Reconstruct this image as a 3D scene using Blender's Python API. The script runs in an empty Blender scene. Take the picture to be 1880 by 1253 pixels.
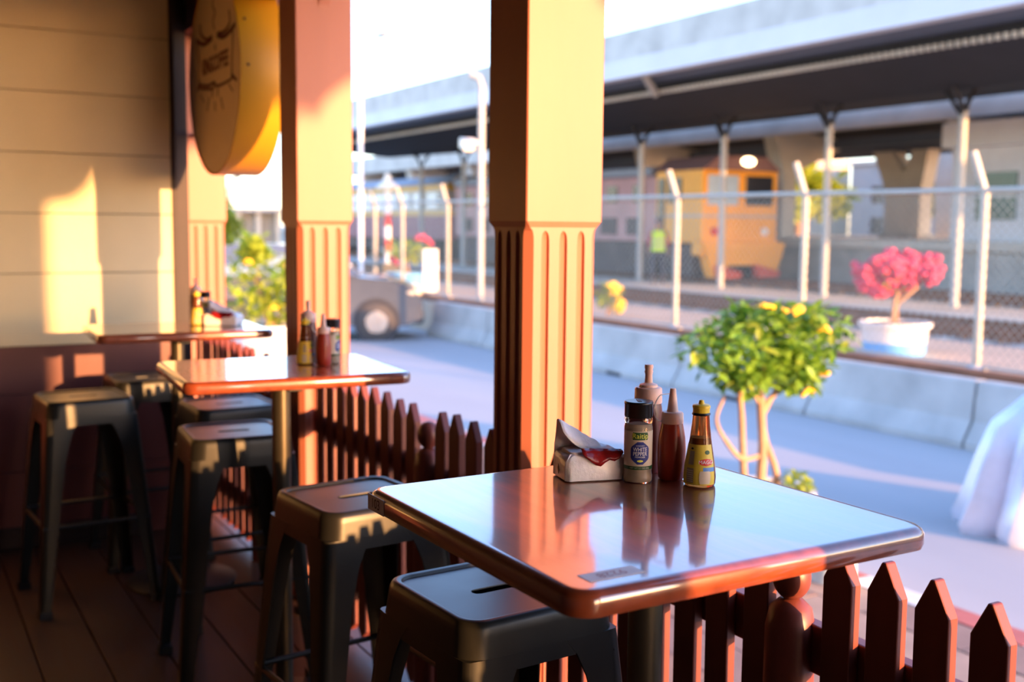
import bpy, bmesh, math, random
from mathutils import Vector, Matrix
random.seed(7)
scene = bpy.context.scene
col = scene.collection
R_ = math.radians

# ------------------------------------------------------------------ camera
def setup_camera():
    cd = bpy.data.cameras.new('camera'); co = bpy.data.objects.new('camera', cd); col.objects.link(co)
    F = 2040.0
    cd.sensor_width = 36.0; cd.sensor_fit = 'HORIZONTAL'; cd.lens = F * 36 / 1880
    yaw, pitch, roll = 0.517915534, 0.103787691, 0.00934744456
    f = Vector((math.sin(yaw) * math.cos(pitch), math.cos(yaw) * math.cos(pitch), -math.sin(pitch)))
    r = Vector((math.cos(yaw), -math.sin(yaw), 0)); u = r.cross(f)
    c, s = math.cos(roll), math.sin(roll)
    r2 = r * c + u * s; u2 = u * c - r * s
    M = Matrix((r2, u2, -f)).transposed().to_4x4(); M.translation = Vector((0, 0, 1.40))
    co.matrix_world = M
    cd.clip_start = 0.05; cd.clip_end = 500
    cd.dof.use_dof = True; cd.dof.focus_distance = 1.74; cd.dof.aperture_fstop = 3.4; cd.dof.aperture_blades = 0
    scene.camera = co
setup_camera()

# ------------------------------------------------------------------ light and exposure
SUN_T, SUN_S = 0.375, 0.145           # horizontal and vertical slope of the light per metre of +Y
sun_dir = Vector((-SUN_T, 1.0, -SUN_S)).normalized()
w = bpy.data.worlds.new('sky'); scene.world = w; w.use_nodes = True
wn = w.node_tree; wn.nodes.clear()
sky = wn.nodes.new('ShaderNodeTexSky'); sky.sky_type = 'NISHITA'; sky.sun_disc = False
sky.sun_elevation = math.asin(-sun_dir.z); sky.sun_rotation = math.atan2(-sun_dir.x, -sun_dir.y)
sky.altitude = 0; sky.air_density = 1.0; sky.dust_density = 0.6; sky.ozone_density = 3.0
bg = wn.nodes.new('ShaderNodeBackground'); wo = wn.nodes.new('ShaderNodeOutputWorld')
bg.inputs['Strength'].default_value = 1.05
tint = wn.nodes.new('ShaderNodeMix'); tint.data_type = 'RGBA'; tint.blend_type = 'MULTIPLY'; tint.inputs[0].default_value = 1.0; tint.inputs[7].default_value = (1.10, 0.93, 1.03, 1)   # white balance of the whole sky
wn.links.new(sky.outputs[0], tint.inputs[6]); wn.links.new(tint.outputs[2], bg.inputs['Color']); wn.links.new(bg.outputs[0], wo.inputs['Surface'])
sl = bpy.data.lights.new('sun', 'SUN'); so = bpy.data.objects.new('sun', sl); col.objects.link(so)
sl.energy = 13.5; sl.color = (1.0, 0.49, 0.19); sl.angle = R_(0.6)
so.rotation_euler = sun_dir.to_track_quat('-Z', 'Y').to_euler(); so.location = (6, -12, 8)
scene.view_settings.view_transform = 'Standard'; scene.view_settings.look = 'None'
scene.view_settings.exposure = 0.35; scene.view_settings.gamma = 1.0; scene.view_settings.use_curve_mapping = False
scene.cycles.max_bounces = 8; scene.cycles.transparent_max_bounces = 12

# ------------------------------------------------------------------ materials
MATS = {}
def mat(name, color, rough=0.6, metal=0.0, var=0.12, scale=8.0, bump=0.0, bscale=60.0, coat=0.0, trans=0.0, ior=1.45,
        emit=None, estr=0.0, stretch=None, sss=0.0, spec=0.5, color2=None, alpha=1.0, rvar=0.0, crough=0.08):
    if name in MATS: return MATS[name]
    m = bpy.data.materials.new(name); m.use_nodes = True; n = m.node_tree; b = n.nodes['Principled BSDF']
    b.inputs['Coat IOR'].default_value = 1.75 if coat else 1.5
    b.inputs['Roughness'].default_value = rough; b.inputs['Metallic'].default_value = metal
    b.inputs['Coat Weight'].default_value = coat; b.inputs['Coat Roughness'].default_value = crough
    b.inputs['Transmission Weight'].default_value = trans; b.inputs['IOR'].default_value = ior
    b.inputs['Specular IOR Level'].default_value = spec; b.inputs['Alpha'].default_value = alpha
    if sss: b.inputs['Subsurface Weight'].default_value = sss; b.inputs['Subsurface Radius'].default_value = (0.02, 0.01, 0.006)
    if emit: b.inputs['Emission Color'].default_value = (*emit, 1); b.inputs['Emission Strength'].default_value = estr
    tc = n.nodes.new('ShaderNodeTexCoord'); mp = n.nodes.new('ShaderNodeMapping')
    if stretch: mp.inputs['Scale'].default_value = stretch
    n.links.new(tc.outputs['Object'], mp.inputs['Vector'])
    nz = n.nodes.new('ShaderNodeTexNoise'); nz.inputs['Scale'].default_value = scale; nz.inputs['Detail'].default_value = 5
    n.links.new(mp.outputs[0], nz.inputs['Vector'])
    cr = n.nodes.new('ShaderNodeValToRGB')
    c2 = color2 or tuple(min(1, c * (1 + var)) for c in color); c1 = tuple(c * (1 - var) for c in color) if not color2 else color
    cr.color_ramp.elements[0].position = 0.3; cr.color_ramp.elements[1].position = 0.7
    cr.color_ramp.elements[0].color = (*c1, 1); cr.color_ramp.elements[1].color = (*c2, 1)
    n.links.new(nz.outputs['Fac'], cr.inputs['Fac']); n.links.new(cr.outputs[0], b.inputs['Base Color'])
    if rvar:
        mr = n.nodes.new('ShaderNodeMapRange'); mr.inputs['To Min'].default_value = max(0, rough - rvar); mr.inputs['To Max'].default_value = rough + rvar
        n.links.new(nz.outputs['Fac'], mr.inputs['Value']); n.links.new(mr.outputs[0], b.inputs['Roughness'])
    if bump:
        n2 = n.nodes.new('ShaderNodeTexNoise'); n2.inputs['Scale'].default_value = bscale; n2.inputs['Detail'].default_value = 4
        n.links.new(mp.outputs[0], n2.inputs['Vector'])
        bp = n.nodes.new('ShaderNodeBump'); bp.inputs['Strength'].default_value = bump; bp.inputs['Distance'].default_value = 0.004
        n.links.new(n2.outputs['Fac'], bp.inputs['Height']); n.links.new(bp.outputs[0], b.inputs['Normal'])
    MATS[name] = m
    return m

PAINT = mat('terracotta paint', (0.37, 0.122, 0.070), 0.5, var=0.07, scale=5, bump=0.08, bscale=40, stretch=(1, 1, 0.25))
FENCE = mat('red brown fence paint', (0.165, 0.038, 0.024), 0.40, var=0.15, scale=9, bump=0.08, bscale=50, stretch=(1, 1, 0.3))
TABLE = mat('varnished red wood', (0.20, 0.042, 0.014), 0.32, var=0.3, scale=3.5, bump=0.035, bscale=25, stretch=(10, 1.2, 10), coat=1.0, crough=0.075)
METAL = mat('gunmetal lacquer', (0.032, 0.031, 0.025), 0.36, 0.6, var=0.14, scale=6, bump=0.03, bscale=30, rvar=0.06)
POST = mat('bronze post', (0.105, 0.09, 0.06), 0.36, 0.8, var=0.15, scale=10)
BLACKM = mat('black iron', (0.02, 0.02, 0.02), 0.5, 0.3)
FLOOR = mat('worn brown planks', (0.045, 0.018, 0.009), 0.5, var=0.3, scale=5, bump=0.12, bscale=25, stretch=(8, 0.7, 8), rvar=0.1)
GAP = mat('dark gap', (0.012, 0.008, 0.006), 0.9)
CREAM = mat('cream wall paint', (0.62, 0.52, 0.31), 0.55, var=0.05, scale=3, bump=0.04, bscale=20)
MAROON = mat('maroon wall paint', (0.12, 0.030, 0.024), 0.45, var=0.1, scale=4, bump=0.04)
DARKW = mat('dark wood', (0.022, 0.010, 0.007), 0.6, var=0.2, scale=6)
CEIL = mat('brown ceiling boards', (0.035, 0.018, 0.012), 0.6, var=0.15, scale=6, stretch=(6, 0.6, 6))
WHITE = mat('white plastic', (0.8, 0.8, 0.78), 0.4, var=0.03)
ASPH = mat('grey asphalt', (0.40, 0.385, 0.37), 0.75, var=0.16, scale=0.35, bump=0.2, bscale=12, stretch=(1, 0.25, 1))
CONC = mat('weathered concrete', (0.45, 0.43, 0.385), 0.8, var=0.22, scale=1.6, bump=0.2, bscale=14)
CONC2 = mat('pale concrete', (0.62, 0.58, 0.50), 0.8, var=0.15, scale=0.8, bump=0.15, bscale=8)
SAND = mat('sandy paving', (0.52, 0.40, 0.29), 0.85, var=0.12, scale=1.2)
RUST = mat('rusty steel', (0.23, 0.095, 0.045), 0.7, 0.2, var=0.25, scale=3)
BALL = mat('ballast', (0.24, 0.225, 0.21), 0.9, var=0.5, scale=9, bump=0.8, bscale=9)
GALV = mat('galvanised steel', (0.42, 0.385, 0.31), 0.5, 0.15, var=0.08)
STEELW = mat('pale painted steel', (0.40, 0.40, 0.37), 0.5, var=0.06)
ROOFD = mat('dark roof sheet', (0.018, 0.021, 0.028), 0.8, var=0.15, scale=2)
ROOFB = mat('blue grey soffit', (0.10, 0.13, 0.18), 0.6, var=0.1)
FASC = mat('pale blue fascia', (0.60, 0.62, 0.66), 0.5, var=0.05, scale=1)

# ------------------------------------------------------------------ mesh helpers
class MB:
    def __init__(s): s.v = []; s.f = []
    def add(s, vs, fs):
        o = len(s.v); s.v += [tuple(x) for x in vs]; s.f += [[i + o for i in q] for q in fs]; return s
    def box(s, x0, x1, y0, y1, z0, z1, M=None):
        vs = [Vector(p) for p in ((x0, y0, z0), (x1, y0, z0), (x1, y1, z0), (x0, y1, z0), (x0, y0, z1), (x1, y0, z1), (x1, y1, z1), (x0, y1, z1))]
        if M: vs = [M @ p for p in vs]
        return s.add(vs, [(3, 2, 1, 0), (4, 5, 6, 7), (0, 1, 5, 4), (1, 2, 6, 5), (2, 3, 7, 6), (3, 0, 4, 7)])
    def prism(s, poly, axis, a, b, M=None):
        n = len(poly)
        def P(p, t):
            q = Vector((t, p[0], p[1])) if axis == 'x' else Vector((p[0], t, p[1])) if axis == 'y' else Vector((p[0], p[1], t))
            return M @ q if M else q
        vs = [P(p, a) for p in poly] + [P(p, b) for p in poly]
        return s.add(vs, [list(range(n))[::-1], list(range(n, 2 * n))] + [(i, (i + 1) % n, n + (i + 1) % n, n + i) for i in range(n)])
    def rings(s, rs, cap0=True, cap1=True, closed=True):
        n = len(rs[0]); fs = []
        for k in range(len(rs) - 1):
            for i in range(n if closed else n - 1):
                j = (i + 1) % n
                fs.append((k * n + i, k * n + j, (k + 1) * n + j, (k + 1) * n + i))
        if cap0: fs.append(list(range(n))[::-1])
        if cap1: fs.append([(len(rs) - 1) * n + i for i in range(n)])
        return s.add([p for r in rs for p in r], fs)
    def tube(s, pts, r, n=8, caps=True):
        pts = [Vector(p) for p in pts]; rs = r if isinstance(r, (list, tuple)) else [r] * len(pts)
        rings = []; up = None
        for i, p in enumerate(pts):
            d = (pts[min(i + 1, len(pts) - 1)] - pts[max(i - 1, 0)]).normalized()
            if up is None: up = Vector((0, 0, 1)) if abs(d.z) < 0.9 else Vector((1, 0, 0))
            a = d.cross(up).normalized(); b = d.cross(a).normalized(); up = -b if b.length else up
            up = a.cross(d)
            rings.append([p + (a * math.cos(2 * math.pi * k / n) + up * math.sin(2 * math.pi * k / n)) * rs[i] for k in range(n)])
        return s.rings(rings, caps, caps)
    def lathe(s, prof, n=24, c=(0, 0, 0)):
        return s.rings([[(c[0] + max(r, 1e-4) * math.cos(2 * math.pi * k / n), c[1] + max(r, 1e-4) * math.sin(2 * math.pi * k / n), c[2] + z) for k in range(n)] for r, z in prof])
    def ell(s, c, r, n=12, m=8):
        r = r if isinstance(r, (list, tuple)) else (r, r, r)
        return s.rings([[(c[0] + r[0] * math.sin(math.pi * (j + .02) / (m + .04)) * math.cos(2 * math.pi * k / n), c[1] + r[1] * math.sin(math.pi * (j + .02) / (m + .04)) * math.sin(2 * math.pi * k / n), c[2] - r[2] * math.cos(math.pi * (j + .02) / (m + .04))) for k in range(n)] for j in range(m + 1)])
    def build(s, name, m, parent=None, smooth=False, bevel=0.0, loc=None, rot=None, kind=None, seg=2):
        me = bpy.data.meshes.new(name); me.from_pydata(s.v, [], s.f); me.materials.append(m)
        bm = bmesh.new(); bm.from_mesh(me); bmesh.ops.recalc_face_normals(bm, faces=bm.faces); bm.to_mesh(me); bm.free()
        if smooth:
            me.shade_smooth()
            try: me.set_sharp_from_angle(angle=R_(42))
            except Exception: pass
        o = bpy.data.objects.new(name, me); col.objects.link(o)
        if bevel:
            b = o.modifiers.new('bevel', 'BEVEL'); b.width = bevel; b.segments = seg; b.limit_method = 'ANGLE'
        if parent: o.parent = parent
        if loc: o.location = loc
        if rot: o.rotation_euler = rot
        if kind: o['kind'] = kind
        return o

def tag(o, label=None, cat=None, group=None, kind=None):
    if label: o['label'] = label
    if cat: o['category'] = cat
    if group: o['group'] = group
    if kind: o['kind'] = kind
    return o
def thing(name, label, cat, loc=(0, 0, 0), rz=0, group=None):
    o = bpy.data.objects.new(name, None); col.objects.link(o); o.empty_display_size = 0.1
    o.location = loc; o.rotation_euler = (0, 0, rz)
    return tag(o, label, cat, group)
def copy_tree(o, parent=None):
    c = o.copy(); col.objects.link(c); c.parent = parent
    for ch in list(o.children): copy_tree(ch, c)
    return c
def dup(o, loc, rz=0, label=None, scale=None):
    c = copy_tree(o); c.location = loc; c.rotation_euler = (0, 0, rz)
    if label: c['label'] = label
    if scale: c.scale = (scale,) * 3
    return c
def inst(src, parent, loc=(0, 0, 0), rot=(0, 0, 0), scale=(1, 1, 1)):
    c = src.copy(); col.objects.link(c); c.parent = parent; c.location = loc; c.rotation_euler = rot; c.scale = scale
    return c
def struct(o): o['kind'] = 'structure'; return o
def rrect(hx, hy, r, n=8):
    r = min(r, hx * .999, hy * .999); out = []
    for (sx, sy, a0) in ((1, 1, 0), (-1, 1, 90), (-1, -1, 180), (1, -1, 270)):
        for k in range(n):
            a = R_(a0 + 90 * k / (n - 1)); out.append((sx * (hx - r) + r * math.cos(a), sy * (hy - r) + r * math.sin(a)))
    return out
def text_mesh(txt, size, name, m, parent, fn, spacing=1.0, sx=1.0, bold=0.0):
    cu = bpy.data.curves.new(name, 'FONT'); cu.body = txt; cu.size = size; cu.align_x = 'CENTER'; cu.align_y = 'CENTER'; cu.space_character = spacing
    cu.resolution_u = 3; cu.offset = bold
    to = bpy.data.objects.new(name, cu); col.objects.link(to)
    bpy.context.view_layer.update()
    me = bpy.data.meshes.new_from_object(to.evaluated_get(bpy.context.evaluated_depsgraph_get()))
    bpy.data.objects.remove(to)
    for v in me.vertices: v.co = fn(v.co.x * sx, v.co.y)
    me.materials.clear(); me.materials.append(m)
    o = bpy.data.objects.new(name, me); col.objects.link(o); o.parent = parent
    return o

# ================================================================== the terrace (setting)
YW = 5.10            # end wall plane
fl = struct(MB().box(-1.35, 1.56, -3.6, 5.6, -0.55, -0.03).build('floor', GAP))
pl = None
for i in range(16):
    x0 = -1.327 + i * 0.1905
    if x0 > 1.5: break
    if pl is None:
        pl = MB().box(0.0012, 0.1865, -3.6, YW + .45, -0.03, 0.0).build('plank', FLOOR, fl, bevel=0.002); pl.location.x = x0
    else:
        inst(pl, fl, (x0, 0, random.uniform(-.0008, .0008)))
wl = struct(MB().box(-1.35, 1.150, YW + .02, YW + .29, 0, 2.52).build('wall_end', DARKW))
zs = [0.0, 0.33, 0.664, 0.868, 1.178, 1.433, 1.688, 1.943, 2.198, 2.503]
for k in range(len(zs) - 1):
    m = MAROON if k < 3 else CREAM
    MB().box(-1.35, 1.157, YW, YW + .02, zs[k] + .0015, zs[k + 1] - .0015).build('board', m, wl, bevel=0.0015)
struct(MB().box(-1.35, 1.0, YW - .018, YW, 0.0, 0.09).build('baseboard_end', DARKW, bevel=0.003))
struct(MB().box(1.150, 1.172, YW - .004, YW + .13, 0, 2.50).build('trim_1', DARKW, bevel=0.002))
struct(MB().box(-1.40, 1.05, -3.68, -3.6, 0, 2.52).build('wall_back_added', DARKW))  # unseen wall added to darken the terrace, width set by the light let in
struct(MB().box(1.0, 1.297, YW + .30, YW + 3.5, -.5, 2.5).build('wall_side_fill', DARKW))  # dark block added so the gap beside the far pillar shows no sky
struct(MB().box(-1.40, -1.35, -3.6, 5.3, 0, 2.52).build('wall_left', DARKW))
ce = struct(MB().box(-1.40, 1.85, -3.7, 6.1, 2.52, 2.58).build('ceiling', CEIL))
for i in range(13):
    MB().box(-1.38 + i * .25, -1.135 + i * .25, -3.6, 6.05, 2.503, 2.52).build('ceiling_board', CEIL, ce)

# pillars with fluted lower halves
def pillar_mesh():
    HX, HY = 0.105, 0.0925; mb = MB()
    up = 1.40
    def section(hx, hy, ch, gw, gd):
        pts = []
        for (sx, sy, ax, half, other) in ((0, -1, 'x', hx, hy), (1, 0, 'y', hy, hx), (0, 1, 'x', hx, hy), (-1, 0, 'y', hy, hx)):
            cs = (-0.5 * half, 0, 0.5 * half)
            row = [(-half + ch, 0)]
            for c in cs:
                row += [(c - gw, 0), (c - gw * .7, gd * .75), (c, gd), (c + gw * .7, gd * .75), (c + gw, 0)]
            row += [(half - ch, 0)]
            for t, d in row:
                if sy == -1: pts.append((t, -other + d))
                elif sx == 1: pts.append((other - d, t))
                elif sy == 1: pts.append((-t, other - d))
                else: pts.append((-other + d, -t))
        return pts
    lv = [(0.0, .018, .011, .010), (1.35, .018, .011, .010), (1.368, .018, .0105, .009), (1.378, .017, .009, .007), (1.384, .016, .006, .004), (1.388, .015, .001, .0002), (1.396, .008, .001, .0)]
    rs = [[(x, y, z) for x, y in section(HX - .006, HY - .006, ch, gw, gd)] for z, ch, gw, gd in lv]
    rs += [[(x, y, z) for x, y in section(HX, HY, .003, .001, 0)] for z in (1.41, 2.26)]
    return mb.rings(rs)
PY = [(-2.75, 'unseen'), (-1.05, 'unseen'), (0.2, 'unseen'), (2.22, 'near'), (3.83, 'mid'), (5.52, 'far')]
plab = {2.22: 'fluted terracotta pillar behind the nearest table, napkin pack before it',
        3.83: 'fluted terracotta pillar between the round sign and the parked dark car',
        5.52: 'fluted terracotta pillar at the end of the cream wall below the round sign',
        0.2: 'fluted terracotta pillar beside the photographer', -1.05: 'fluted terracotta pillar one bay behind the photographer', -2.75: 'fluted terracotta pillar two bays behind the photographer'}
pr = None
for y, _ in PY:
    t = thing('pillar', plab[y], 'pillar', (1.405, y + .0925, 0), 0, 'row of fluted pillars')
    if pr is None: pr = pillar_mesh().build('shaft', PAINT, t)
    else: inst(pr, t)
    MB().box(-.105, .105, -.0925, .0925, 2.26, 2.30).build('capital', PAINT, t, bevel=.004)
    # curved bracket boards towards the beam
    for s in (-1, 1):
        arc = [(s * .0925, 2.14)] + [(s * (.0925 + .17 * (1 - math.cos(R_(a)))), 2.14 + .16 * math.sin(R_(a))) for a in range(0, 91, 10)] + [(s * .0925, 2.30)]
        MB().prism(arc, 'x', -.02, .02).build('bracket', PAINT, t)
tag(MB().box(1.31, 1.50, -3.6, 6.0, 2.30, 2.503).build('roof_beam', PAINT, bevel=.004), 'long terracotta beam carried by the fluted pillars', 'beam')

# picket fences
PKX = 1.33
tip, sh, bot = .885, .833, .035
picket0 = None
def fence(y0, y1, ys, newel, label):
    global picket0
    t = thing('picket_fence', label, 'fence', (PKX, (y0 + y1) / 2, 0), 0, 'picket fences between the pillars')
    yc = (y0 + y1) / 2
    for y in ys:
        if any(abs(y - q) < .076 for q in newel): continue
        if picket0 is None:
            p = [(-.031, bot + .03), (0, bot), (.031, bot + .03), (.031, sh), (.004, tip), (-.004, tip), (-.031, sh)]
            picket0 = MB().prism(p, 'x', 0, .022).build('picket', FENCE, t, bevel=.0025); picket0.location = (0, y - yc, 0)
        else: inst(picket0, t, (0, y - yc, random.uniform(-.006, .006)), (R_(random.uniform(-.5, .5)), 0, 0))
    for z in (.645, .16):
        MB().box(.0225, .05, y0 - yc, y1 - yc, z, z + .085).build('rail', FENCE, t, bevel=.003)
    for y in newel:
        n = MB().lathe([(.001, .768), (.020, .765), (.036, .750), (.043, .715), (.043, -.0), (.001, -.0)][::-1], 24, (.012, y - yc, 0)).build('newel_post', FENCE, t, smooth=True)
        MB().ell((.012, y - yc, .803), (.033, .033, .040), 20, 14).build('finial', FENCE, n, smooth=True)
ny = [1.262 - .0965 * i for i in range(-9, 10)]
fence(.39, 2.215, [y for y in ny if .40 < y < 2.2], [1.375], 'red brown picket fence below the nearest table, beside the road')
my = [2.451 + .0965 * i for i in range(0, 15)]
fence(2.41, 3.825, [y for y in my if y < 3.80], [2.83], 'red brown picket fence between the two nearest fluted pillars')
fy = [4.06 + .0965 * i for i in range(0, 16)]
fence(4.02, 5.515, [y for y in fy if y < 5.49], [4.45], 'red brown picket fence behind the farthest table')
fence(-1.05 + .19, .195, [-.82 + .0965 * i for i in range(11)], [], 'red brown picket fence beside the photographer')

# ================================================================== round sign
SGN = mat('sign cream face', (0.80, 0.58, 0.30), 0.45, var=0.04, scale=2)
SGY = mat('sign yellow drum', (0.62, 0.28, 0.010), 0.38, var=0.06, scale=3)
SGR = mat('sign brown print', (0.16, 0.03, 0.015), 0.6)
sg = thing('round_sign', 'round yellow drum sign with a brown printed crest, hung beside the far pillar', 'sign', (1.25, 4.745, 2.012))
RS = .412
def ringx(x, r, n=64): return [(x, r * math.cos(2 * math.pi * k / n), r * math.sin(2 * math.pi * k / n)) for k in range(n)]
MB().rings([ringx(.004, RS - .012), ringx(0, RS - .008), ringx(0, RS), ringx(.18, RS), ringx(.18, RS - .008), ringx(.176, RS - .012)], False, False).build('drum', SGY, sg, smooth=True)
fc = MB().rings([ringx(.003, RS - .009), ringx(.012, RS - .009)]).build('face', SGN, sg)
MB().rings([ringx(.168, RS - .009), ringx(.177, RS - .009)]).build('face', SGN, sg)
CUR = [([(4.946, 2.249), (4.937, 2.21), (4.852, 2.176), (4.756, 2.175)], .006), ([(5.015, 2.192), (4.89, 2.16), (4.756, 2.166)], .009), ([(4.492, 2.239), (4.484, 2.192), (4.562, 2.169), (4.674, 2.176)], .006),
       ([(4.412, 2.173), (4.497, 2.156), (4.585, 2.150), (4.674, 2.168)], .010), ([(4.711, 2.36), (4.736, 2.30), (4.703, 2.265), (4.735, 2.235), (4.718, 2.199)], .004), ([(5.003, 2.181), (4.983, 2.109), (5.001, 2.048), (4.98, 1.989)], .007),
       ([(4.443, 2.173), (4.447, 2.101), (4.461, 2.045), (4.465, 1.977)], .007), ([(4.979, 1.998), (4.83, 1.980), (4.734, 1.984), (4.688, 1.964), (4.509, 1.967), (4.444, 1.98)], .006), ([(4.98, 1.982), (4.759, 1.960), (4.746, 1.983)], .006),
       ([(4.978, 2.007), (5.028, 1.974)], .007), ([(4.475, 1.987), (4.403, 1.959)], .007), ([(4.711, 2.133), (4.708, 2.115)], .006),
       ([(4.821, 1.929), (4.855, 1.876)], .004), ([(4.728, 1.902), (4.726, 1.866)], .004), ([(4.634, 1.912), (4.604, 1.864)], .004), ([(4.771, 1.955), (4.766, 1.927)], .005), ([(4.678, 1.952), (4.687, 1.923)], .005), ([(4.97, 1.956), (4.909, 1.919)], .003), ([(4.51, 1.953), (4.458, 1.921)], .003)]
def smooth_pts(p, n=6):
    out = []
    for i in range(len(p) - 1):
        p0, p1, p2, p3 = p[max(i - 1, 0)], p[i], p[i + 1], p[min(i + 2, len(p) - 1)]
        for k in range(n):
            t = k / n
            out.append(tuple(.5 * (2 * b + (c - a) * t + (2 * a - 5 * b + 4 * c - d) * t * t + (3 * b - a - 3 * c + d) * t ** 3) for a, b, c, d in zip(p0, p1, p2, p3)))
    return out + [p[-1]]
for p, wd in CUR:
    cm = MB()
    q = smooth_pts([(y - 4.745, z - 2.012) for y, z in p])
    for i in range(len(q) - 1):
        a, b = Vector(q[i]), Vector(q[i + 1]); d = (b - a).normalized() if (b - a).length else Vector((1, 0)); nn = Vector((-d.y, d.x)) * wd
        a = a - d * wd * .4; b = b + d * wd * .4
        cm.add([(.0015, *(a + nn)), (.0015, *(b + nn)), (.0015, *(b - nn)), (.0015, *(a - nn)), (.0035, *(a + nn)), (.0035, *(b + nn)), (.0035, *(b - nn)), (.0035, *(a - nn))],
               [(0, 1, 2, 3), (4, 7, 6, 5), (0, 4, 5, 1), (1, 5, 6, 2), (2, 6, 7, 3), (3, 7, 4, 0)])
    cm.build('crest_line', SGR, fc)
text_mesh('KINGCOFFEE', .088, 'lettering', SGR, fc, lambda x, y: Vector((.0018, -x - .028, y + .046)), sx=.80, bold=.0035)
for z in (.30, -.17):
    MB().tube([(.09, .36, z), (.09, .60, z - .02), (.12, .775, z - .02)], .011, 8).build('bracket_arm', BLACKM, sg)
MB().tube([(.05, .40, .30), (.03, .50, .05), (.05, .47, -.13), (.09, .40, -.17)], .005, 6).build('cable', BLACKM, sg)
for z in (.0, .18): MB().ell((.03, -math.sqrt((RS) ** 2 - z * z), z), .006, 8, 6).build('rivet', BLACKM, sg)

# ================================================================== tables
STICK = mat('white sticker', (0.72, 0.68, 0.66), 0.5, var=0.05)
INK = mat('black ink', (0.02, 0.02, 0.02), 0.6)
PINK = mat('faded pink ink', (0.45, 0.25, 0.25), 0.6)
def table(hx, hy, loc, rz, label, px=0.0):
    t = thing('bar_table', label, 'table', loc, rz, 'square bar tables')
    zt, r = 1.0, .034
    prof = [(-.007, -.032), (-.002, -.030), (0, -.024), (0, -.010), (-.003, -.004), (-.008, -.0008), (-.012, 0.0), (-.016, 0.0)]
    rs = [[(x, y, zt + z) for x, y in rrect(hx + d, hy + d, r + d * .6, 8)] for d, z in prof]
    MB().rings(rs).build('tabletop', TABLE, t, smooth=True)
    MB().box(px - .16, px + .16, -.02, .02, .950, .968).box(px - .02, px + .02, -.16, .16, .950, .9675).build('support_bars', BLACKM, t, bevel=.003)
    MB().tube([(px, 0, .02), (px, 0, .955)], .0255, 24).build('post', POST, t, smooth=True)
    MB().lathe([(.001, 0), (.205, 0), (.207, .006), (.20, .012), (.08, .022), (.045, .03), (.03, .045), (.001, .045)], 40, (px, 0, 0)).build('base', BLACKM, t, smooth=True)
    return t
t1 = table(.293, .290, (.929, 1.276, 0), R_(1.2), 'nearest red brown bar table with the napkin pack, glossy top', .028)
t2 = table(.305, .250, (.968, 3.010, 0), R_(-4), 'middle red brown bar table holding three sauce bottles and no napkins')
t3 = table(.318, .240, (.985, 4.330, 0), R_(-2.5), 'farthest red brown bar table, against the cream end wall')
tt = [c for c in t1.children if c.name.startswith('tabletop')][0]
# number sticker wrapped on the left edge near the far corner, and a paper sticker on the top
st = MB().box(-.2938, -.2926, .215, .272, .9705, .9945).build('sticker', STICK, tt)
text_mesh('103', .021, 'lettering', INK, tt, lambda x, y: Vector((-.2942, .2435 - x, .9825 + y)))
st2 = MB().box(-.252, -.175, -.258, -.230, 1.0002, 1.0006).build('sticker', STICK, tt)
text_mesh('9228', .020, 'lettering', PINK, tt, lambda x, y: Vector((-.2135 - x, -.244 - y, 1.0009)))

# ================================================================== stools
def stool(loc, rz, label):
    t = thing('metal_stool', label, 'stool', loc, rz, 'gunmetal bar stools')
    def ring(h, r, z, hy=None): return [(x, y, z) for x, y in rrect(h, hy or h, r, 8)]
    MB().rings([ring(.158, .045, .700), ring(.154, .045, .735), ring(.1525, .045, .748), ring(.148, .042, .757), ring(.141, .038, .760), ring(.134, .034, .7585), ring(.131, .031, .754), ring(.05, .0125, .7545, .013), ring(.0495, .0125, .7535, .0125), ring(.0495, .0125, .7515, .0125)], False, False).build('seat', METAL, t, smooth=True)
    MB().rings([ring(.125, .03, .700), ring(.125, .03, .706)]).build('slot_dark_plate', BLACKM, t)  # dark plate added under the seat so the hand slot looks black
    lg = MB()
    lv = [(.700, .1582, .118), (.672, .1605, .098), (.63, .1645, .083), (.55, .1715, .070), (.30, .190, .052), (.02, .212, .037)]
    rs = []
    for z, c, wd in lv:
        th = .005; b = min(.03, wd * .45)
        rs.append([(c - wd, c, z), (c - b, c, z), (c - b * .3, c - b * .3 * .3, z), (c - b * .09, c - b * .3, z), (c, c - b, z), (c, c - wd, z), (c - th, c - wd, z), (c - th, c - b - th, z), (c - b * .45, c - b * .45, z), (c - b - th, c - th, z), (c - wd, c - th, z)])
    lg.rings(rs)
    l0 = lg.build('leg', METAL, t, smooth=True)
    ft = MB().rings([[(c - .040, c - .040, z), (c + .003, c - .040, z), (c + .003, c + .003, z), (c - .040, c + .003, z)] for z, c in ((.0, .213), (.024, .212))]).build('foot', BLACKM, l0)
    for k in (1, 2, 3):
        l = inst(l0, t, rot=(0, 0, R_(90 * k))); inst(ft, l)
    for k in range(4):
        M = Matrix.Rotation(R_(90 * k), 4, 'Z')
        MB().add([M @ Vector(p) for p in ((-.06, .1575, .70), (.06, .1575, .70), (.06, .160, .672), (-.06, .160, .672))], [(0, 1, 2, 3)]).build('apron', METAL, t)
        c = .186
        MB().tube([M @ Vector((-c, c - .004, .315)), M @ Vector((c, c - .004, .315))], .0075, 8).build('footrest_bar', METAL, t, smooth=True)
    for k in (0, 1):
        M = Matrix.Rotation(R_(45 + 90 * k), 4, 'Z')
        MB().box(-.215, .215, -.012, .012, .655 + k * .006, .659 + k * .006, M).build('cross_strap', METAL, t)
    return t
s0 = stool((.638, 4.335, 0), R_(4), 'gunmetal bar stool standing alone at far left before the maroon wall')
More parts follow.
